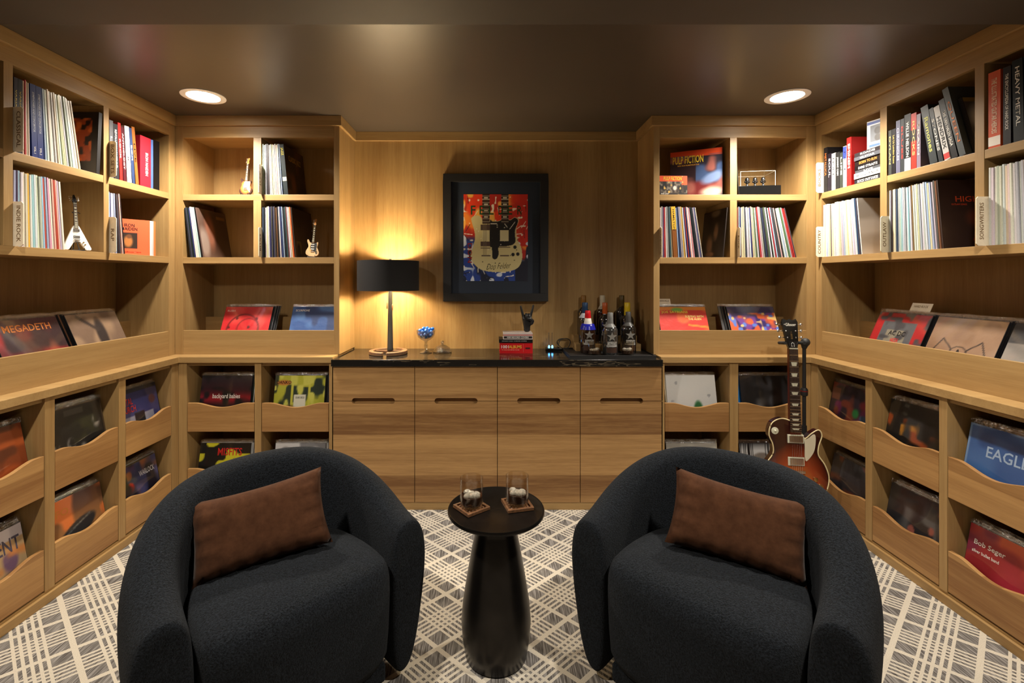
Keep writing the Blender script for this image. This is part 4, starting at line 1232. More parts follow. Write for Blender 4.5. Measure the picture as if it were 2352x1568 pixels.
def chair(cx, cy, rz, label, plabel):
    t = thing('swivel_chair', label, 'armchair', T(cx, cy, 0) @ RZ(rz))
    rc, yf = 0.355, -0.12
    path = [(-rc, yf), (-rc, yf * 0.55)]
    for k in range(0, 25):
        a_ = math.pi - math.pi * k / 24
        path.append((rc * math.cos(a_), rc * math.sin(a_)))
    path += [(rc, yf * 0.55), (rc, yf)]
    sec = [(-0.030, 0.030), (0.006, 0.042), (0.040, 0.14), (0.068, 0.30), (0.078, -0.14), (0.070, -0.070), (0.046, -0.020), (0.0, 0.0), (-0.044, -0.020), (-0.062, -0.070), (-0.068, -0.15), (-0.070, 0.34), (-0.070, 0.12), (-0.055, 0.035)]
    v, f = [], []
    n = len(sec)
    P = [Vector((x, y)) for x, y in path]
    secs = []
    for i, p in enumerate(P):
        d = (P[min(i + 1, len(P) - 1)] - P[max(i - 1, 0)]).normalized()
        nrm = Vector((-d.y, d.x))
        if nrm.dot(p) < 0 and abs(p.y) > 0 and p.y > 0:
            nrm = -nrm
        if p.y <= 0:
            nrm = Vector((math.copysign(1, p.x), 0))
        h = 0.55 + 0.185 * smooth((p.y - yf) / (rc - yf)) ** 0.9
        secs.append((p, nrm, h, 1.0))
    # close each arm with a slightly smaller, rounded front section
    p, nr, h, _ = secs[0]
    secs = [(p + Vector((0, -0.036)), nr, h - 0.012, 0.80), (p + Vector((0, -0.027)), nr, h - 0.004, 0.93)] + secs
    p, nr, h, _ = secs[-1]
    secs += [(p + Vector((0, -0.027)), nr, h - 0.004, 0.93), (p + Vector((0, -0.036)), nr, h - 0.012, 0.80)]
    for p, nr, h, sc in secs:
        for o_, z in sec:
            zz = z if z > 0.001 and z < 0.35 else h + z
            if o_ == 0.0:
                zz = h
            v.append((p.x + nr.x * o_ * sc, p.y + nr.y * o_ * sc, zz))
    for j in range(len(secs) - 1):
        for k in range(n):
            m_ = (k + 1) % n
            f.append((j * n + k, j * n + m_, (j + 1) * n + m_, (j + 1) * n + k))
    f.append(tuple(range(n)))
    f.append(tuple(range((len(secs) - 1) * n, len(secs) * n)))
    sh = MB().add(v, f).obj('barrel_back', 'navy', t, 80)
    sb = sh.modifiers.new('round', 'SUBSURF')
    sb.levels = sb.render_levels = 2
    # seat: a deep upholstered block with a crowned top, running down to the skirt
    nx, ny = 13, 15
    v, f = [], []
    yb, y0 = 0.24, -0.185
    lay = [(0.105, 0.93, 0.000), (0.112, 0.985, 0.0), (0.30, 1.0, 0.006), (0.395, 1.0, 0.008), (0.432, 0.975, 0.0)]
    ring = []
    for i in range(40):
        a_ = 2 * math.pi * i / 40
        cx_, sy = math.cos(a_), math.sin(a_)
        e = 0.32
        x = math.copysign(abs(cx_) ** e, cx_) * 0.286
        y = math.copysign(abs(sy) ** e, sy)
        y = yb * y if y > 0 else -y * y0
        if y > 0:
            x *= math.sqrt(max(0.2, 1 - (y / 0.30) ** 2 * 0.75))
        else:
            y -= 0.022 * (1 - (x / 0.286) ** 2)
        ring.append((x, y))
    for z, s_, o_ in lay:
        for x, y in ring:
            v.append((x * s_, (y - 0.03) * s_ + 0.03 - (o_ if y < 0 else 0), z))
    m_ = 40
    for j in range(len(lay) - 1):
        for k in range(m_):
            q = (k + 1) % m_
            f.append((j * m_ + k, j * m_ + q, (j + 1) * m_ + q, (j + 1) * m_ + k))
    base = (len(lay) - 1) * m_
    prev = base
    for s_, z in ((0.90, 0.452), (0.70, 0.466), (0.4, 0.474), (0.12, 0.477)):
        st = len(v)
        for x, y in ring:
            v.append((x * s_, (y - 0.03) * s_ + 0.03, z))
        for k in range(m_):
            q = (k + 1) % m_
            f.append((prev + k, prev + q, st + q, st + k))
        prev = st
    f.append(tuple(range(prev, prev + m_)))
    f.append(tuple(range(m_))[::-1])
    se = MB().add(v, f).obj('seat', 'navy', t, 60)
    sb = se.modifiers.new('round', 'SUBSURF')
    sb.levels = sb.render_levels = 1
    MB().box(-0.258, 0.258, -0.160, 0.24, 0.045, 0.106).obj('front_skirt', 'navy', t, bevel=0.01)
    MB().lathe([(0.24, 0.0), (0.25, 0.004), (0.25, 0.05), (0.23, 0.055)], 36).obj('swivel_base', 'black', t, 40)
    # pillow leaning in the back
    nu, nv = 25, 17
    v, f = [], []
    wrk = random.Random(3)
    for s_ in (-1, 1):
        for j in range(nv):
            for i in range(nu):
                a_, b_ = 2 * i / (nu - 1) - 1, 2 * j / (nv - 1) - 1
                ex = (1 - a_ ** 4) ** 0.6 * (1 - b_ ** 4) ** 0.6
                pin = 1 - 0.07 * (1 - b_ * b_) * a_ ** 6
                pin2 = 1 - 0.10 * (1 - a_ * a_) * b_ ** 6
                puck = 0.006 * math.sin(a_ * 23) * max(0, abs(b_) - 0.45) + 0.006 * math.sin(b_ * 15) * max(0, abs(a_) - 0.5)
                v.append((a_ * 0.206 * pin, s_ * (0.062 * ex + puck * ex * 4), b_ * 0.124 * pin2))
        o0 = 0 if s_ < 0 else nu * nv
        for j in range(nv - 1):
            for i in range(nu - 1):
                f.append((o0 + j * nu + i, o0 + j * nu + i + 1, o0 + (j + 1) * nu + i + 1, o0 + (j + 1) * nu + i))
    pl = MB().add(v, f).obj('throw_pillow', 'velvet', None, 70)
    s = 1 if rz > 0 else -1
    pl.matrix_world = T(cx, cy, 0) @ RZ(rz) @ T(-0.045 * s, 0.118, 0.574) @ RZ(-22 * s) @ RX(-26) @ RY(-8 * s)
    tag(pl, plabel, 'pillow')
    return t


chair(-0.650, 1.50, 44, 'dark navy boucle barrel chair beside the bins with the orange sky record', 'brown velvet lumbar pillow on the chair beside the orange sky record bins')
chair(0.690, 1.50, -44, 'dark navy boucle barrel chair in front of the electric guitar', 'brown velvet lumbar pillow on the chair in front of the electric guitar')

TX, TY, TZ = 0.012, 1.737, 0.539
t = thing('side_table', 'round dark bronze pedestal side table between the two chairs', 'table', T(TX, TY, 0))
MB().lathe([(0.108, 0.0), (0.113, 0.006), (0.124, 0.07), (0.128, 0.13), (0.122, 0.20), (0.106, 0.30), (0.088, 0.40), (0.075, 0.455), (0.070, 0.478), (0.074, 0.500), (0.092, 0.519)], 64).obj('pedestal', 'bronze', t, 60)
MB().lathe([(0.150, 0.5185), (0.172, 0.522), (0.178, 0.528), (0.178, 0.535), (0.176, 0.539), (0.171, 0.539), (0.169, 0.5375)], 64).obj('table_top', 'bronze', t, 40)


def tumbler(x, y, z, r, h, fill, label, ice=6, group=None):
    t = thing('whisky_glass', label, 'glass', T(x, y, z), group)
    MB().lathe([(r * 0.90, 0.0), (r * 0.96, 0.002), (r, 0.012), (r, h), (r - 0.0018, h), (r - 0.0018, 0.012), (0.0005, 0.010)], 32).obj('tumbler', 'glass', t, 40)
    MB().lathe([(r * 0.90, 0.0105), (r - 0.0025, 0.0135), (r - 0.0025, fill), (0.0005, fill)], 32).obj('whisky', 'whisky', t, 40)
    g = random.Random(int(x * 1000))
    m = [(0.0, 0.0), (0.018, 0.006), (-0.016, 0.010), (0.004, -0.020), (-0.014, -0.014), (0.018, -0.013)][:ice]
    for dx, dy in m:
        b = MB().sphere((dx * r / 0.042, dy * r / 0.042, fill + g.uniform(-0.001, 0.006)), 0.0125 * r / 0.042, 9, 6, 1.2, 1.0, 0.8)
        b.obj('ice_cube', 'ice', t, 50)
    return t


for x, y, rz, lb in ((-0.0785, 1.731, 38, 'left'), (0.0908, 1.752, 14, 'right')):
    who = 'turned like a diamond' if rz > 30 else 'set nearly square'
    c = thing('coaster', 'square carved wooden coaster %s on the side table' % who, 'coaster', T(x, y, TZ) @ RZ(rz))
    e = 0.049
    MB().box(-e, e, -e, e, 0, 0.004).obj('coaster_base', 'carve', c)
    MB().box(-e, e, -e, -e + 0.009, 0.004, 0.010).box(-e, e, e - 0.009, e, 0.004, 0.010).box(-e, -e + 0.009, -e + 0.009, e - 0.009, 0.004, 0.010).box(e - 0.009, e, -e + 0.009, e - 0.009, 0.004, 0.010).obj('coaster_rim', 'carve', c, bevel=0.001)
    fr = MB()
    for i in range(5):
        for j in range(5):
            fr.sphere((-0.030 + 0.015 * i, -0.030 + 0.015 * j, 0.0045), 0.005, 6, 4)
    fr.obj('carved_beads', 'carve', c, 60)
    tumbler(x, y, TZ + 0.0095, 0.0425, 0.103, 0.040, 'whisky glass with ice on the wooden coaster %s' % who)


# ------------------------------------------------------------------ guitars
def spl(pts, k=6):
    """Closed Catmull-Rom outline."""
    n = len(pts)
    out = []
    for i in range(n):
        p = [Vector(pts[(i + j - 1) % n]) for j in range(4)]
        for s_ in range(k):
            t_ = s_ / k
            out.append(tuple(0.5 * ((2 * p[1]) + (p[2] - p[0]) * t_ + (2 * p[0] - 5 * p[1] + 4 * p[2] - p[3]) * t_ ** 2 + (3 * p[1] - p[0] - 3 * p[2] + p[3]) * t_ ** 3)))
    return out


LP = [(0, 0), (-.08, .008), (-.145, .06), (-.168, .14), (-.150, .21), (-.118, .262), (-.117, .31), (-.136, .365), (-.120, .425), (-.075, .452), (-.03, .445), (0.0, .42), (.03, .37), (.052, .350), (.085, .378), (.122, .398), (.138, .368), (.120, .31), (.118, .262), (.150, .21), (.168, .14), (.145, .06), (.08, .008)]
ST = [(0, 0), (-.09, .01), (-.155, .06), (-.16, .14), (-.125, .21), (-.108, .26), (-.125, .33), (-.150, .40), (-.140, .445), (-.112, .43), (-.075, .37), (-.03, .36), (.03, .355), (.07, .345), (.095, .37), (.118, .385), (.125, .35), (.112, .28), (.110, .24), (.14, .18), (.165, .11), (.14, .04), (.08, .005)]
VV = [(-.035, .43), (-.06, .38), (-.20, .02), (-.19, -.01), (-.13, -.012), (-.11, .005), (-.02, .17), (.02, .17), (.11, .005), (.13, -.012), (.19, -.01), (.20, .02), (.06, .38), (.035, .43)]


def inlay(z, w_):
    return [(-w_ / 2, z + 0.011), (w_ / 2, z + 0.011), (w_ / 2 - 0.006, z - 0.011), (-w_ / 2 + 0.006, z - 0.011)]


def guitar(mtx, label, outline, body, pick, head='lp', mini=False, knob='brass', fb='rosewood', name='electric_guitar', bind=None, guard=None):
    t = thing(name, label, 'guitar', mtx)
    ol = spl(outline) if outline is not VV else outline
    MB().prism(ol, 0.0, 0.048).obj('body', body, t, 30, bevel=0.006)
    if bind:
        m = MB()
        m.tube([(x * 0.995, 0.001, z * 0.995 + 0.001) for x, z in ol] + [(ol[0][0] * 0.995, 0.001, ol[0][1] * 0.995 + 0.001)], 0.0032, 5)
        m.obj('binding', bind, t, 60)
    if guard:
        MB().prism(spl(guard), -0.004, 0.0).obj('pickguard', pick, t)
    zn, ze = 0.835, 0.385
    MB().prism([(-0.021, zn), (0.021, zn), (0.028, ze - 0.03), (-0.028, ze - 0.03)], -0.004, 0.018).obj('neck', 'leather' if mini else cm(92, 40, 24, 0.3), t)
    b = MB().prism([(-0.022, zn), (0.022, zn), (0.029, ze), (-0.029, ze)], -0.010, -0.004)
    fbo = b.obj('fretboard', fb, t)
    m = MB()

    def small(piece, nm, mt):
        if mini:
            m.add(piece.v, piece.f)
        else:
            piece.obj(nm, mt, fbo)
    for k in range(1, 23):
        z = zn - 0.628 * (1 - 2 ** (-k / 12))
        w_ = 0.022 + 0.007 * (zn - z) / 0.45
        small(MB().box(-w_, w_, -0.0112, -0.0098, z - 0.0011, z + 0.0011), 'fret', 'chrome')
        zp = zn - 0.628 * (1 - 2 ** (-(k - 1) / 12))
        if k in (3, 5, 7, 9, 12, 15, 17, 19, 21):
            zc = (z + zp) / 2
            hh = min(0.011, (zp - z) * 0.34)
            small(MB().prism([(-w_ * 0.66, zc + hh), (w_ * 0.66, zc + hh), (w_ * 0.48, zc - hh), (-w_ * 0.48, zc - hh)], -0.0106, -0.0098), 'inlay', 'pearl')
    if mini:
        m.obj('frets_and_inlays', 'pearl', fbo)['kind'] = 'stuff'
    if head == 'lp':
        hd = [(-0.022, zn), (0.022, zn), (0.030, zn + 0.03), (0.042, zn + 0.15), (0.034, zn + 0.168), (0.015, zn + 0.160), (0.0, zn + 0.168), (-0.015, zn + 0.160), (-0.034, zn + 0.168), (-0.042, zn + 0.15), (-0.030, zn + 0.03)]
    elif head == 'v':
        hd = [(-0.022, zn), (0.022, zn), (0.035, zn + 0.05), (0.012, zn + 0.17), (-0.012, zn + 0.17), (-0.035, zn + 0.05)]
    else:
        hd = spl([(-0.022, zn), (0.022, zn), (0.034, zn + 0.03), (0.020, zn + 0.08), (0.030, zn + 0.15), (0.012, zn + 0.185), (-0.020, zn + 0.165), (-0.026, zn + 0.06)], 4)
    h = MB().prism(hd, 0.0, 0.015).obj('headstock', 'blackg' if head != 'st' else cm(176, 120, 62, 0.3), t)
    h.matrix_local = T(0, -0.005, zn) @ RX(-12) @ T(0, 0, -zn)
    if head == 'lp' and not mini:
        text('Gibson', 0.05, 0.017, cm(206, 200, 186), h, T(0, -0.0008, zn + 0.135))
        text('Les Paul', 0.009, 0.045, 'brass', h, T(0.0, -0.0008, zn + 0.075))
        MB().prism([(-0.007, zn + 0.008), (0.007, zn + 0.008), (0.010, zn + 0.026), (0.0, zn + 0.036), (-0.010, zn + 0.026)], -0.001, 0).obj('truss_cover', 'blackg', h)
        MB().prism([(-0.006, zn + 0.010), (-0.0045, zn + 0.010), (-0.007, zn + 0.026), (0, zn + 0.0335), (0.007, zn + 0.026), (0.0045, zn + 0.010), (0.006, zn + 0.010), (0.0085, zn + 0.0265), (0, zn + 0.0355), (-0.0085, zn + 0.0265)], -0.0015, -0.0009).obj('cover_rim', 'white', h)
    MB().box(-0.022, 0.022, -0.012, 0.0, zn - 0.002, zn + 0.003).obj('nut', 'pearl', t)
    m_all = MB()
    for s_ in ((-1, 1) if head != 'st' else (-1,)):
        for k in range(3 if head != 'st' else 6):
            z = zn + (0.060 + k * 0.036 if head != 'st' else 0.045 + k * 0.022)
            x = s_ * (0.034 + 0.0035 * k if head != 'st' else 0.026)
            m = MB()
            yk = 0.010 + (z - zn) * 0.21
            m.tube([(x, yk, z), (x + s_ * 0.018, yk, z)], 0.0028, 6)
            m.sphere((x + s_ * 0.024, yk, z), 0.009, 8, 6, 0.9, 0.5, 0.9)
            m.sphere((x - s_ * 0.012, yk - 0.013, z), 0.0045, 8, 6)
            if mini:
                m_all.add(m.v, m.f)
            else:
                m.obj('tuner', 'chrome', t, 60)
    if mini:
        m_all.obj('tuners', 'chrome', t, 60)['kind'] = 'stuff'
    if head == 'st':
        for k, z in enumerate((0.315, 0.255, 0.195)):
            MB().box(-0.040, 0.040, -0.012, -0.001, z - 0.010, z + 0.010).obj('pickup', 'white' if body != 'white' else 'black', t, bevel=0.003)
    else:
        for z in (0.345, 0.225):
            p = MB().box(-0.042, 0.042, -0.006, 0.0, z - 0.023, z + 0.023).obj('pickup', 'pearl' if not mini else 'black', t, bevel=0.002)
            MB().box(-0.035, 0.035, -0.012, -0.006, z - 0.018, z + 0.018).obj('pickup_cover', 'chrome', p, bevel=0.002)
    MB().box(-0.042, 0.042, -0.014, 0.0, 0.165, 0.178).obj('bridge', 'chrome', t, bevel=0.002)
    MB().box(-0.045, 0.045, -0.014, 0.0, 0.122, 0.136).obj('tailpiece', 'chrome', t, bevel=0.003)
    for kx, kz in ((0.095, 0.135), (0.12, 0.10), (0.085, 0.075), (0.11, 0.05)) if head == 'lp' else ((0.10, 0.15), (0.11, 0.115)) if head == 'st' else ((0.09, 0.13), (0.11, 0.09)):
        MB().lathe([(0.012, 0), (0.011, 0.012), (0.0005, 0.013)], 14).obj('knob', knob, t, 40).matrix_local = T(kx, 0.0, kz) @ RX(90)
    if head == 'lp':
        MB().lathe([(0.019, 0), (0.019, 0.002), (0.006, 0.004), (0.003, 0.012), (0.0005, 0.013)], 20).obj('toggle_switch', 'pearl', t, 40).matrix_local = T(-0.105, 0, 0.385) @ RX(90)
    m = MB()
    for k in range(6):
        x = -0.0165 + 0.0066 * k
        m.tube([(x * 1.6, -0.0145, 0.14), (x * 1.5, -0.0150, 0.172), (x, -0.0125, zn), (x * 1.3, -0.008, zn + 0.04)], 0.0005 if not mini else 0.0008, 4)
    m.obj('strings', 'chrome', t)['kind'] = 'stuff'
    return t


GX, GY, GZ = 1.650, 2.550, 0.165
gm = T(GX, GY, GZ) @ RZ(-6) @ RY(0.5) @ RX(-4)
guitar(gm, 'sunburst single-cutaway electric guitar on a black stand before the corner', LP, 'burst', cm(206, 196, 170), bind=cm(214, 196, 150),
       guard=[(0.034, .375), (0.055, .345), (0.100, .372), (0.095, .29), (0.060, .235), (0.046, .24), (0.046, .32)])
st = thing('guitar_stand', 'black upright guitar stand with a neck yoke, behind the electric guitar', 'stand', T(GX + 0.118, GY + 0.120, 0))
MB().tube([(0.012, 0.015, 0.10), (0.005, 0.008, 0.55)], 0.0135, 12).tube([(0.005, 0.008, 0.53), (0.0, 0.0, 1.02)], 0.0095, 12).obj('pole', 'rubber', st, 60)
MB().lathe([(0.015, 0), (0.019, 0.006), (0.019, 0.035), (0.013, 0.045)], 16, (0.003, 0.005, 0.72)).obj('clutch', 'rubber', st, 50)
MB().lathe([(0.0195, 0), (0.0195, 0.005)], 16, (0.003, 0.005, 0.745)).obj('clutch_ring', cm(120, 24, 24), st, 50)
MB().tube([(0.0, 0.0, 0.99), (0.0, -0.005, 1.018)], [0.012, 0.022], 12).sphere((0.0, -0.01, 1.026), 0.024, 12, 8).obj('yoke_head', 'rubber', st, 60)
MB().tube([(-0.172, -0.105, 1.034), (-0.172, -0.050, 1.028), (-0.13, -0.018, 1.024), (0.0, -0.012, 1.024)], 0.0085, 10).tube([(-0.068, -0.105, 1.034), (-0.064, -0.050, 1.028), (-0.05, -0.016, 1.024)], 0.0085, 10).obj('yoke_arms', 'rubber', st, 60)
for an in (-60, 60, 180):
    MB().tube([(0.012, 0.015, 0.14), (0.012 + 0.16 * math.cos(R(an)), 0.015 + 0.16 * math.sin(R(an)), 0.012)], 0.010, 10).obj('leg', 'rubber', st, 60)
MB().tube([(-0.185, -0.135, 0.150), (-0.185, -0.05, 0.135), (0.0, 0.010, 0.16)], 0.009, 10).tube([(-0.045, -0.135, 0.150), (-0.045, -0.05, 0.135), (0.0, 0.010, 0.16)], 0.009, 10).obj('lower_cradle', 'rubber', st, 60)


def mini(mtx, label, slabel, outline, body, pick, head, k, **kw):
    guitar(mtx @ T(0, 0, 0.0085) @ RX(-9) @ SC(k, k, k), label, outline, body, pick, head, True, name='miniature_guitar', **kw)
    s = thing('miniature_stand', slabel, 'stand', mtx)
    MB().tube([(-0.022, -0.014, 0.015), (-0.022, -0.011, 0.005), (-0.018, 0.034, 0.006), (0, 0.042, 0.08), (0, 0.050, 0.55 * k + 0.04)], 0.0025, 6).tube([(0.022, -0.014, 0.015), (0.022, -0.011, 0.005), (0.018, 0.034, 0.006), (0, 0.042, 0.08)], 0.0025, 6).tube([(0, 0.060, 0.003), (0, 0.042, 0.08)], 0.0025, 6).tube([(-0.024, -0.012, 0.003), (0.024, -0.012, 0.003)], 0.0025, 6).obj('wire_frame', 'black', s, 60)
    MB().tube([(-0.014, 0.018, 0.55 * k + 0.035), (-0.012, 0.03, 0.55 * k + 0.04), (0, 0.048, 0.55 * k + 0.04), (0.012, 0.03, 0.55 * k + 0.04), (0.014, 0.018, 0.55 * k + 0.035)], 0.0022, 6).obj('neck_fork', 'black', s, 60)


def burst2(name, c0, c1, c2):
    k = NT(name)
    mp = k.n('ShaderNodeMapping')
    mp.inputs['Location'].default_value = (0, 0, -1.0)
    mp.inputs['Scale'].default_value = (6.4, 0, 4.9)
    tc = k.n('ShaderNodeTexCoord')
    k.l(tc.outputs['Object'], mp.inputs['Vector'])
    ln = k.n('ShaderNodeVectorMath', operation='LENGTH')
    k.l(mp.outputs[0], ln.inputs[0])
    k.l(k.ramp(ln.outputs['Value'], [(0.3, c0), (0.7, c1), (1.0, c2)]), k.b.inputs['Base Color'])
    k.b.inputs['Roughness'].default_value = 0.25
    return k.m


M['burst_a'] = burst2('three_tone_sunburst', (0.80, 0.42, 0.12), (0.60, 0.16, 0.03), (0.04, 0.015, 0.01))
M['burst_b'] = burst2('worn_two_tone', (0.62, 0.30, 0.06), (0.62, 0.42, 0.22), (0.55, 0.36, 0.18))
SG = [(-.03, .36), (.03, .35), (.09, .355), (.10, .27), (.095, .20), (.12, .13), (.10, .06), (.06, .13), (-.03, .17), (-.06, .25)]
mini(w_mtx('B', -1.572, 0.050, Z_S1), 'orange sunburst miniature electric guitar on the top shelf beside the JAZZ row', 'tiny black wire stand holding the orange sunburst miniature guitar', ST, 'burst_a', 'white', 'st', 0.245, guard=SG)
mini(w_mtx('B', -1.150, 0.050, Z_S2, rz=6) @ RY(3), 'worn cream miniature electric guitar with black pickguard beside the BLUES row', 'tiny black wire stand holding the worn cream miniature guitar', ST, 'burst_b', 'black', 'st', 0.245, guard=SG, fb='blackg')
mini(w_mtx('L', 2.292, 0.040, Z_S2, rz=-32), 'white V-shaped miniature electric guitar beside the INDIE ROCK row', 'tiny black wire stand holding the V-shaped miniature guitar', VV, 'white', 'black', 'v', 0.275, fb='rosewood')

# clear display case with three small busts
dc = thing('display_case', 'clear acrylic display case on a black plinth with three small dark busts', 'display case', w_mtx('B', 1.690, 0.05, Z_S1, rz=-8))
MB().box(-0.130, 0.130, 0, 0.20, 0, 0.066).obj('plinth', 'blackg', dc, bevel=0.002)
MB().box(-0.105, 0.105, 0.02, 0.18, 0.066, 0.070).obj('floor_plate', 'blackg', dc)
MB().box(-0.104, 0.104, 0.018, 0.182, 0.070, 0.162).obj('acrylic_cover', 'acrylic', dc)
ed = MB()
x0, x1, y0, y1, z0, z1, e = -0.104, 0.104, 0.018, 0.182, 0.068, 0.162, 0.0012
for x in (x0, x1):
    for y in (y0, y1):
        ed.box(x - e, x + e, y - e, y + e, z0, z1)
for y in (y0, y1):
    ed.box(x0, x1, y - e, y + e, z1 - e, z1 + e)
for x in (x0, x1):
    ed.box(x - e, x + e, y0, y1, z1 - e, z1 + e)
ed.obj('cover_edges', cm(206, 196, 176, 0.2), dc)
for x in (-0.045, 0.003, 0.052):
    b = MB().lathe([(0.012, 0.070), (0.012, 0.076), (0.007, 0.080), (0.006, 0.092), (0.011, 0.098), (0.014, 0.106), (0.012, 0.114), (0.013, 0.120), (0.011, 0.128), (0.004, 0.133), (0.0005, 0.134)], 12, (x, 0.07, 0))
    b.sphere((x - 0.004, 0.059, 0.117), 0.003, 6, 5).sphere((x + 0.005, 0.059, 0.117), 0.003, 6, 5).sphere((x - 0.010, 0.07, 0.104), 0.008, 8, 6).sphere((x + 0.010, 0.07, 0.104), 0.008, 8, 6)
    b.obj('bust', 'steel', dc, 60)

# ------------------------------------------------------------------ picture
PX, PZ0, PW, PH = 0.0195, 1.231, 0.719, 0.874
pic = thing('framed_picture', 'black framed painting of a cream double-neck guitar on red, orange and blue', 'picture', T(PX, AYB, PZ0))
fw, dp = 0.055, 0.042
MB().box(-PW / 2, PW / 2, -dp, 0, 0, fw).box(-PW / 2, PW / 2, -dp, 0, PH - fw, PH).box(-PW / 2, -PW / 2 + fw, -dp, 0, fw, PH - fw).box(PW / 2 - fw, PW / 2, -dp, 0, fw, PH - fw).obj('frame', 'black', pic, bevel=0.002)
MB().box(-PW / 2 + fw, PW / 2 - fw, -0.018, -0.004, fw, PH - fw).obj('mount', 'mat', pic)
aw, ah, az = 0.442, 0.596, 0.140
ar = Art((222, 58, 24), 150, 200, seed=81)
ar.cloud((232, 130, 40), 6, 0.55, 0.25).cloud((176, 36, 24), 7, 0.56, 0.2).cloud((238, 176, 76), 9, 0.74, 0.12).mix((ar.u - 0.7) / 0.2 * (ar.v > 0.4), (196, 40, 26))
ar.mix((0.62 - ar.u * 0.25 + 0.25 * (ar.nz(6) - 0.5) - ar.v - 0.10) / 0.06, (34, 62, 140)).mix(((ar.nz(9) - 0.6) / 0.08) * (ar.v < 0.5 - ar.u * 0.1), (20, 26, 52)).mix(((ar.nz(14) - 0.72) / 0.05) * (ar.v < 0.55), (206, 214, 226))
ar.mix(((ar.nz(22, 30) - 0.84) / 0.04), (230, 220, 200))
ar.mix((0.30 - ar.v + 0.1 * (ar.nz(5) - 0.5)) / 0.05 * (ar.u > 0.8), (20, 22, 40))


def blob(pts, col, soft=0.004):
    P_ = np.array(spl(pts, 8))
    x, y = ar.u, ar.v
    ins = np.zeros_like(x, bool)
    j = len(P_) - 1
    for i in range(len(P_)):
        xi, yi = P_[i]
        xj, yj = P_[j]
        c = ((yi > y) != (yj > y)) & (x < (xj - xi) * (y - yi) / (yj - yi + 1e-12) + xi)
        ins ^= c
        j = i
    ar.mix(ins.astype(float), col)


for k in range(26):
    x, y, an = ar.r.rand(), ar.r.rand(), ar.r.rand() * 6.28
    ar.line(x, y, x + 0.12 * math.cos(an), y + 0.09 * math.sin(an), 0.004, (236, 226, 206) if k % 3 else (24, 20, 24))
bodyp = [(.12, .72), (.20, .755), (.27, .74), (.30, .705), (.40, .70), (.46, .69), (.55, .695), (.60, .715), (.66, .735), (.72, .705), (.80, .735), (.86, .70), (.82, .60), (.84, .48), (.90, .38), (.91, .25), (.84, .15), (.66, .105), (.45, .105), (.28, .13), (.16, .20), (.11, .30), (.15, .40), (.18, .50), (.16, .60)]
blob(bodyp, (206, 192, 138))
blob([(.41, .69), (.46, .685), (.55, .69), (.60, .71), (.66, .73), (.72, .70), (.80, .73), (.85, .69), (.80, .58), (.80, .44), (.66, .40), (.55, .395), (.545, .30), (.50, .25), (.45, .27), (.44, .38), (.41, .42)], (20, 18, 18))
for k in range(30):
    x, y = 0.15 + 0.7 * ar.r.rand(), 0.13 + 0.55 * ar.r.rand()
    ar.ell(x, y, 0.008, 0.006, (60, 52, 44) if k % 2 else (226, 220, 200), 0.4)
ar.line(.60, .70, .68, .62, 0.004, (226, 220, 206)).line(.42, .66, .52, .66, 0.004, (226, 220, 206)).line(.72, .60, .80, .68, 0.004, (226, 220, 206))
ar.rect(0.295, 0.405, 0.66, 1.0, (58, 36, 28)).rect(0.59, 0.70, 0.66, 1.0, (48, 32, 26))
for k in range(9):
    z = 0.68 + 0.037 * k
    ar.rect(0.295, 0.405, z, z + 0.006, (176, 170, 150)).rect(0.59, 0.70, z, z + 0.006, (176, 170, 150))
    if k % 2:
        ar.rect(0.32, 0.38, z + 0.014, z + 0.028, (206, 200, 180)).rect(0.615, 0.675, z + 0.014, z + 0.028, (206, 200, 180))
ar.rect(0.265, 0.41, 0.585, 0.65, (82, 62, 54)).rect(0.265, 0.41, 0.40, 0.455, (82, 62, 54)).rect(0.29, 0.40, 0.46, 0.58, (214, 204, 160)).rect(0.57, 0.70, 0.46, 0.585, (214, 204, 160))
ar.rect(0.265, 0.42, 0.375, 0.385, (90, 70, 60)).rect(0.28, 0.42, 0.285, 0.297, (90, 70, 60)).rect(0.55, 0.73, 0.385, 0.395, (90, 70, 60)).rect(0.57, 0.71, 0.285, 0.297, (90, 70, 60))
for k in range(5):
    x = 0.305 + 0.02 * k
    ar.rect(x, x + 0.004, 0.29, 0.66, (120, 108, 84)).rect(x + 0.295, x + 0.299, 0.29, 0.66, (120, 108, 84))
for x, y in ((0.80, 0.39), (0.77, 0.305), (0.845, 0.31)):
    ar.ell(x, y, 0.026, 0.02, (24, 22, 22), 0.2)
ob('painting', ar.mesh(aw, ah), 'paint', pic, T(0.0, -0.0188, az))
for s, cx, col in (('F', -0.155, (30, 70, 40)), ('E', -0.095, (30, 70, 40)), ('L', -0.030, (30, 70, 40)), ('D', 0.035, (30, 70, 40)), ('E', 0.098, (30, 70, 40)), ('R', 0.165, (44, 66, 36))):
    text(s, 0.032, 0.062, cm(*col), pic, T(cx, -0.0194, az + 0.487))
for s, cz in (('D', 0.240), ('O', 0.195), ('N', 0.145)):
    text(s, 0.040, 0.030, cm(150, 34, 30), pic, T(-0.178, -0.0194, az + cz) @ RY(90))
text('Don Felder', 0.17, 0.040, cm(30, 26, 24), pic, T(0.02, -0.0194, az + 0.103) @ RY(-4), 'signature', shear=0.6, bold=-0.012)

# ------------------------------------------------------------------ table lamp
ZST = 0.903
LX, LY = -0.673, 3.03
lamp = thing('table_lamp', 'table lamp with a black drum shade and a tan horseshoe base', 'lamp', T(LX, LY, ZST))


def arcring(a0, a1, r0, r1, h):
    n = 20
    an = np.linspace(R(a0), R(a1), n)
    return [(r1 * math.cos(a_), r1 * math.sin(a_)) for a_ in an] + [(r0 * math.cos(a_), r0 * math.sin(a_)) for a_ in an[::-1]]


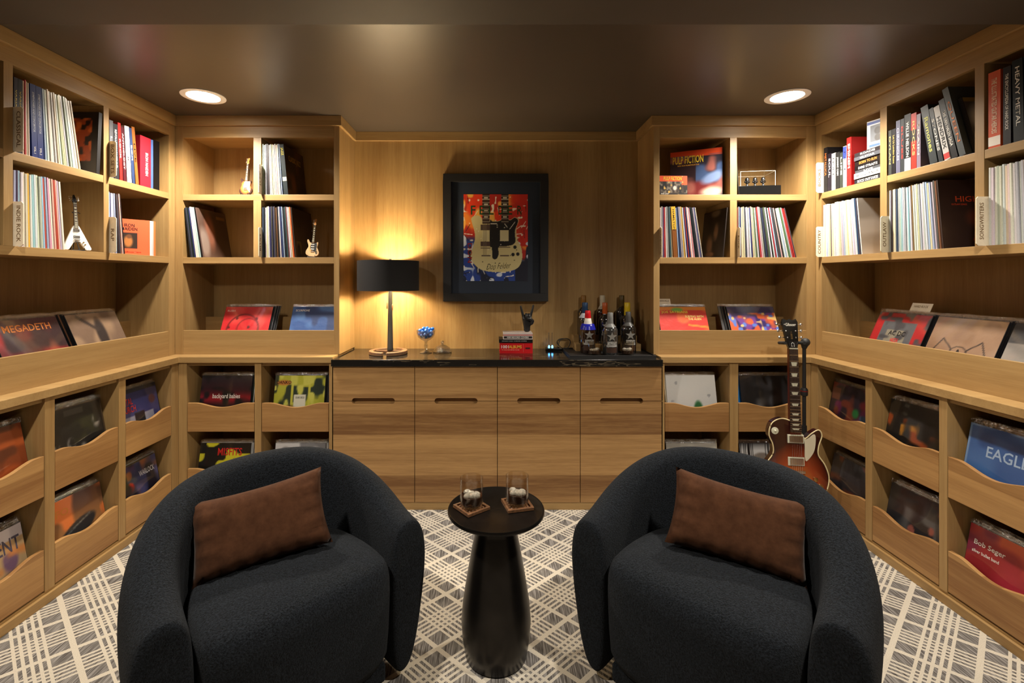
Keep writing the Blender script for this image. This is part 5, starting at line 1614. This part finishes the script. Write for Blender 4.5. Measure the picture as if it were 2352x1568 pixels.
MB().prism(arcring(-84, 72, 0.094, 0.122, 0.022), 0.0, 0.024, 'z').obj('base_loop', 'leather', lamp, 40, bevel=0.004)
MB().prism(arcring(108, 264, 0.094, 0.122, 0.022), 0.0, 0.024, 'z').obj('base_loop', 'leather', lamp, 40, bevel=0.004)
MB().box(-0.105, 0.105, 0.03, 0.052, 0.0, 0.018).obj('base_bar', 'leather', lamp, bevel=0.003)
MB().lathe([(0.020, 0.016), (0.020, 0.030), (0.0185, 0.034), (0.0115, 0.44), (0.010, 0.46), (0.010, 0.50)], 24, (0.003, 0.04, 0)).obj('stem', 'black', lamp, 40)
MB().lathe([(0.195, 0.407), (0.195, 0.597), (0.1935, 0.597), (0.1935, 0.407), (0.195, 0.407)], 64, caps=False).obj('lamp_shade', 'shade', lamp, 40)
MB().lathe([(0.1928, 0.409), (0.1928, 0.5955), (0.1922, 0.5955), (0.1922, 0.409), (0.1928, 0.409)], 64, caps=False).obj('shade_lining', 'shade_in', lamp, 40)
MB().lathe([(0.006, 0.50), (0.006, 0.60), (0.009, 0.602), (0.009, 0.612), (0.0005, 0.614)], 12, (0.003, 0.04, 0)).obj('finial', 'black', lamp, 40)
sp = MB()
for an in (30, 150, 270):
    sp.tube([(0.003, 0.04, 0.590), (0.192 * math.cos(R(an)), 0.192 * math.sin(R(an)), 0.590)], 0.002, 6)
sp.obj('shade_spider', 'black', lamp, 50)
for dx, z1 in ((-0.016, 0.325), (0.019, 0.315)):
    MB().tube([(0.003 + dx, 0.02, 0.46), (0.003 + dx, 0.02, z1)], 0.0009, 5).obj('pull_chain', 'brass', lamp)
    MB().lathe([(0.003, 0), (0.0045, 0.004), (0.0045, 0.038), (0.002, 0.042)], 10, (0.003 + dx, 0.02, z1 - 0.038)).obj('pull_tassel', 'leather', lamp, 40)
for dx in (-0.05, 0.055):
    MB().sphere((dx, 0.02, 0.50), 0.024, 14, 10, 1.0, 1.0, 1.25).obj('bulb', 'bulb', lamp, 60)
    l = bpy.data.lights.new('lamp_light', 'POINT')
    l.energy = LAMP_POWER
    l.color = LAMP_COL
    l.shadow_soft_size = 0.028
    lo = bpy.data.objects.new('lamp_light', l)
    C.objects.link(lo)
    lo.parent = lamp
    lo.location = (dx, 0.02, 0.50)

# ------------------------------------------------------------------ candy dish and its lid
CX, CY = -0.437, 3.07
cd = thing('candy_dish', 'footed cut-crystal candy dish heaped with blue sweets', 'dish', T(CX, CY, ZST))
MB().lathe([(0.040, 0.0), (0.041, 0.003), (0.020, 0.012), (0.010, 0.022), (0.013, 0.045), (0.009, 0.062), (0.012, 0.078), (0.030, 0.086), (0.052, 0.104), (0.060, 0.128), (0.062, 0.148), (0.060, 0.148), (0.056, 0.128), (0.045, 0.104), (0.020, 0.092), (0.0005, 0.090)], 32).obj('bowl', 'crystal', cd, 60)
g = random.Random(5)
RC = 0.0122
CANDY = MB().sphere((0, 0, 0), RC, 8, 6, 1.0, 0.93, 0.93).mesh('candy', 60)
CANDY.materials.append(M['candy'])
bowl_z = lambda r_: float(np.interp(r_, [0.0, 0.020, 0.045, 0.056, 0.060], [0.090, 0.092, 0.104, 0.128, 0.148]))
sw = []
for i in range(34):
    best = None
    for _ in range(500):
        rr, an = 0.044 * math.sqrt(g.random()), g.random() * 6.283
        x, y = rr * math.cos(an), rr * math.sin(an)
        z = bowl_z(rr + 0.006) + RC
        for (px, py, pz) in sw:
            d2 = (x - px) ** 2 + (y - py) ** 2
            if d2 < 4 * RC * RC:
                z = max(z, pz + math.sqrt(4 * RC * RC - d2))
        if best is None or z + 0.15 * rr < best[3]:
            best = (x, y, z, z + 0.15 * rr)
    sw.append(best[:3])
    o = ob('wrapped_sweet', CANDY)
    o.matrix_world = T(CX + best[0], CY + best[1], ZST + best[2]) @ RZ(g.random() * 180) @ RX(g.random() * 90)
    tag(o, 'blue wrapped sweet in the footed crystal dish', 'sweet', 'blue sweets in the crystal dish')
ld = thing('dish_lid', 'cut-crystal dome lid with a round knob lying on the black marble', 'lid', T(-0.330, 3.075, ZST))
MB().lathe([(0.060, 0.0), (0.062, 0.003), (0.060, 0.012), (0.048, 0.032), (0.028, 0.046), (0.009, 0.053), (0.007, 0.058)], 32).obj('dome', 'crystal', ld, 60)
MB().sphere((0, 0, 0.068), 0.012, 12, 8).obj('knob', 'crystal', ld, 60)

# books, hand sculpture
b1 = flat_book(T(0.151, 3.045, ZST), 0.214, 0.068, 0.155, (186, 28, 32), 'thick red hardback at the bottom of the stack under the hand sculpture')
text('1001', 0.048, 0.020, cm(*W), b1, T(-0.072, -0.0007, 0.042))
text('ALBUMS', 0.082, 0.020, cm(226, 178, 70), b1, T(-0.005, -0.0007, 0.042))
text('YOU MUST HEAR BEFORE YOU DIE', 0.115, 0.005, cm(236, 180, 150), b1, T(-0.038, -0.0007, 0.022))
MB().box(0.0465, 0.0475, -0.0006, 0, 0.008, 0.060).obj('spine_rule', cm(220, 130, 120), b1)
MB().box(0.060, 0.090, -0.0006, 0, 0.028, 0.038).obj('spine_mark', cm(60, 24, 26), b1)
flat_book(T(0.149, 3.043, ZST + 0.068), 0.218, 0.022, 0.155, (22, 21, 22), 'thin black hardback in the middle of the stack under the hand sculpture', [('JOHNNY CASH  FOREVER WORDS', -0.01, 0.16, 0.006, (190, 186, 180))])
b3 = flat_book(T(0.162, 3.046, ZST + 0.090), 0.192, 0.040, 0.14, (190, 178, 172), 'pale record cover book on top of the stack under the hand sculpture')
MB().box(-0.090, 0.092, -0.0006, 0, 0.006, 0.020).obj('spine_band', cm(40, 34, 34), b3)
text('1000 RECORD COVERS', 0.14, 0.009, cm(*W), b3, T(0, -0.001, 0.013))
MB().box(-0.096, 0.096, -0.0005, 0, 0.026, 0.030).obj('spine_stripe', cm(176, 50, 48), b3)

HZ = ZST + 0.130
vs = [(0, 0, 0.0, .024), (0, 0, 0.020, .0235), (0, 0, 0.042, .025), (0.001, 0, 0.066, .034), (0.001, 0.002, 0.088, .034),           # wrist, palm
      (-0.024, 0.002, 0.100, .0105), (-0.031, 0.0, 0.128, .0088), (-0.038, 0.0, 0.152, .0080), (-0.043, 0.0, 0.176, .0062),       # first finger up
      (0.024, 0.002, 0.100, .0105), (0.031, 0.0, 0.130, .0085), (0.038, 0.0, 0.154, .0075), (0.044, 0.0, 0.181, .0060),           # little finger up
      (-0.008, 0.0, 0.106, .0105), (-0.008, -0.010, 0.122, .0105), (-0.008, -0.026, 0.116, .0100), (-0.007, -0.028, 0.092, .0092),
      (0.010, 0.0, 0.106, .0105), (0.010, -0.010, 0.121, .0105), (0.010, -0.026, 0.115, .0100), (0.010, -0.028, 0.092, .0092),
      (0.026, -0.008, 0.060, .0125), (0.034, -0.026, 0.076, .0125), (0.012, -0.038, 0.090, .0102), (-0.012, -0.040, 0.094, .0086)]  # thumb across
es = [(0, 1), (1, 2), (2, 3), (3, 4), (4, 5), (5, 6), (6, 7), (7, 8), (4, 9), (9, 10), (10, 11), (11, 12), (4, 13), (13, 14), (14, 15), (15, 16), (4, 17), (17, 18), (18, 19), (19, 20), (3, 21), (21, 22), (22, 23), (23, 24)]
me = bpy.data.meshes.new('hand')
me.from_pydata([v[:3] for v in vs], es, [])
me.polygons.foreach_set('use_smooth', [])
hnd = ob('hand_sculpture', me, 'resin')
hnd.matrix_world = T(0.226, 3.115, HZ) @ RZ(8)
sk = hnd.modifiers.new('skin', 'SKIN')
sk.use_smooth_shade = True
hnd.modifiers.new('round', 'SUBSURF').render_levels = 2
hnd.modifiers['round'].levels = 2
for v, d in zip(vs, me.skin_vertices[0].data):
    d.radius = (v[3], v[3] * (0.72 if v[2] < 0.09 and abs(v[1]) < 0.005 else 1.0))
me.skin_vertices[0].data[0].use_root = True
tag(hnd, 'black hand sculpture with raised first and little fingers, standing on the books', 'sculpture')

# wireless box with two aerials and a coiled cable
rt = thing('wireless_receiver', 'small black receiver with two thin aerials and two blue lights', 'receiver', T(0.410, 3.175, ZST))
MB().box(-0.055, 0.055, -0.03, 0.035, 0.0, 0.018).obj('case', 'blackg', rt, bevel=0.004)
for x in (-0.032, -0.010):
    MB().tube([(x, 0, 0.018), (x, 0, 0.115)], 0.0013, 6).sphere((x, 0, 0.117), 0.0028, 6, 5).obj('aerial', 'steel', rt, 50)
    MB().lathe([(0.0062, 0.018), (0.0062, 0.030), (0.003, 0.035), (0.0005, 0.036)], 10, (x, -0.012, 0)).obj('status_light', 'led', rt, 50)
pts = []
for i in range(90):
    a_ = i / 90 * 2 * math.pi * 3.4
    r_ = 0.038 + 0.004 * math.sin(i * 0.7)
    pts.append((r_ * math.cos(a_) * 1.15, 0.010 * math.sin(i * 0.21), 0.040 + r_ * math.sin(a_) * 0.92))
pts += [(-0.045, -0.002, 0.012), (-0.062, -0.010, 0.0035), (-0.085, -0.018, 0.004)]
o = MB().tube(pts, 0.0024, 6).obj('cable_coil', 'rubber', None, 60)
o.matrix_world = T(0.489, 3.232, ZST)
tag(o, 'coiled black cable standing beside the receiver with blue lights', 'cable')

# ------------------------------------------------------------------ tray, riser, bottles, glasses
tr = thing('serving_tray', 'low black tray under the bottles', 'tray', T(0.735, 3.02, ZST))
MB().box(-0.265, 0.262, -0.152, 0.18, 0.0, 0.008).obj('tray_floor', 'black', tr)
MB().box(-0.265, 0.262, -0.152, -0.145, 0.008, 0.014).box(-0.258, -0.192, 0.173, 0.18, 0.008, 0.014).box(0.237, 0.255, 0.173, 0.18, 0.008, 0.014).box(-0.265, -0.258, -0.145, 0.18, 0.008, 0.014).box(0.255, 0.262, -0.145, 0.18, 0.008, 0.014).obj('tray_rim', 'black', tr, bevel=0.001)
ZT = ZST + 0.008
rs = thing('bottle_riser', 'stepped oak riser lifting the bottles at the back of the tray', 'riser', T(0.735, 3.0, ZT))
MB().box(-0.19, 0.235, 0.080, 0.168, 0.0, 0.047).obj('lower_step', 'oak_h', rs, bevel=0.001)
MB().box(-0.19, 0.235, 0.168, 0.253, 0.0, 0.092).obj('upper_step', 'oak_h', rs, bevel=0.001)


def bottle(x, y, z, glass, caps, label, star=True, k=1.0, words=True, r=0.048):
    t = thing('whisky_bottle', label, 'bottle', T(x, y, z) @ SC(1, 1, k))
    MB().lathe([(r * 0.9, 0.0), (r, 0.006), (r, 0.150), (r * 0.97, 0.160), (r * 0.80, 0.174), (r * 0.46, 0.186), (0.0165, 0.196), (0.0150, 0.215), (0.0145, 0.236)], 32).obj('glass_body', glass, t, 50)
    for z0, z1, r0, r1, m_ in caps:
        MB().lathe([(r0, z0), ((r0 + r1) / 2, (z0 + z1) / 2), (r1, z1), (r1 * 0.9, z1 + 0.002), (0.0005, z1 + 0.002)], 28).obj('wax_seal', m_, t, 50)
    if star:
        pts = []
        for i in range(10):
            rr = (0.030, 0.0125)[i % 2]
            a_ = math.pi / 2 + i * math.pi / 5
            pts.append((rr * math.cos(a_), 0.118 + rr * math.sin(a_)))
        MB().prism(pts, -r - 0.003, -r * 0.84).obj('star_emblem', 'pewter', t)
    if words:
        m = MB()
        for (z0, z1, mm, nm) in ((0.020, 0.052, cm(58, 40, 32), 'label_panel'), (0.056, 0.068, cm(150, 148, 144), 'label_band')):
            an = np.linspace(R(-132), R(-48), 14)
            v = [((r + 0.0006) * math.cos(a_), (r + 0.0006) * math.sin(a_), z_) for z_ in (z0, z1) for a_ in an]
            MB().add(v, [(i, i + 1, 15 + i, 14 + i) for i in range(13)]).obj(nm, mm, t)
        text('GARRISON\nBROTHERS', 0.056, 0.019, cm(206, 204, 198), t, T(0, -r - 0.0012, 0.080))
    return t


cap = lambda m_: [(0.186, 0.262, 0.0215, 0.0165, m_)]
long_ = lambda m_: [(0.176, 0.196, 0.036, 0.0195, m_), (0.196, 0.262, 0.0190, 0.0170, m_)]
bottle(0.611, 3.025, ZT, 'amber', [(0.150, 0.184, 0.0505, 0.0400, cm(30, 34, 150, 0.25)), (0.180, 0.222, 0.0275, 0.0200, cm(226, 220, 206, 0.3)), (0.222, 0.268, 0.0205, 0.0170, cm(190, 26, 32, 0.25))],
       'star bottle with red, white and blue dipped neck')
bottle(0.730, 2.925, ZT, 'smoke', long_(cm(112, 112, 110, 0.4)), 'clear grey star bottle with a grey neck, standing at the tray front', r=0.046)
bottle(0.868, 3.012, ZT, 'darkbot', long_(cm(74, 72, 70, 0.4)), 'dark star bottle with a dull grey neck')
bottle(0.612, 3.1255, ZT + 0.047, 'darkbot', [(0.170, 0.200, 0.040, 0.020, cm(190, 196, 204, 0.3)), (0.200, 0.268, 0.0195, 0.0190, cm(28, 56, 88, 0.4))], 'dark bottle with a deep blue cap and silver shoulder', r=0.042)
bottle(0.745, 3.1255, ZT + 0.047, 'darkbot', [(0.196, 0.268, 0.0175, 0.0170, cm(166, 78, 32, 0.3))], 'dark bottle with an orange wax cap', r=0.042)
bottle(0.893, 3.1255, ZT + 0.047, 'darkbot', [(0.186, 0.268, 0.0205, 0.0190, cm(206, 176, 36, 0.3))], 'dark bottle with a yellow wax cap', r=0.042)
bottle(0.620, 3.2115, ZT + 0.092, 'darkbot', [(0.186, 0.268, 0.0185, 0.0170, cm(128, 88, 32, 0.35))], 'dark bottle with a tan gold cap at the back', words=False, star=False, r=0.042)
bottle(0.748, 3.2115, ZT + 0.092, 'amber', [(0.165, 0.200, 0.036, 0.0185, cm(176, 166, 146, 0.4)), (0.200, 0.268, 0.0180, 0.0180, cm(186, 174, 150, 0.4))], 'amber bottle with a cream white cap and neck at the back', words=False, star=False, r=0.042)
bottle(0.880, 3.2115, ZT + 0.092, 'darkbot', [(0.186, 0.268, 0.0185, 0.0175, cm(84, 66, 30, 0.35))], 'dark bottle with a dull bronze cap at the back', words=False, star=False, r=0.042)
tumbler(0.632, 2.922, ZT, 0.040, 0.085, 0.032, 'whisky glass on the black tray beside the red, white and blue bottle', 4)
tumbler(0.835, 2.919, ZT, 0.040, 0.085, 0.032, 'whisky glass on the black tray before the dull grey necked bottle', 4)
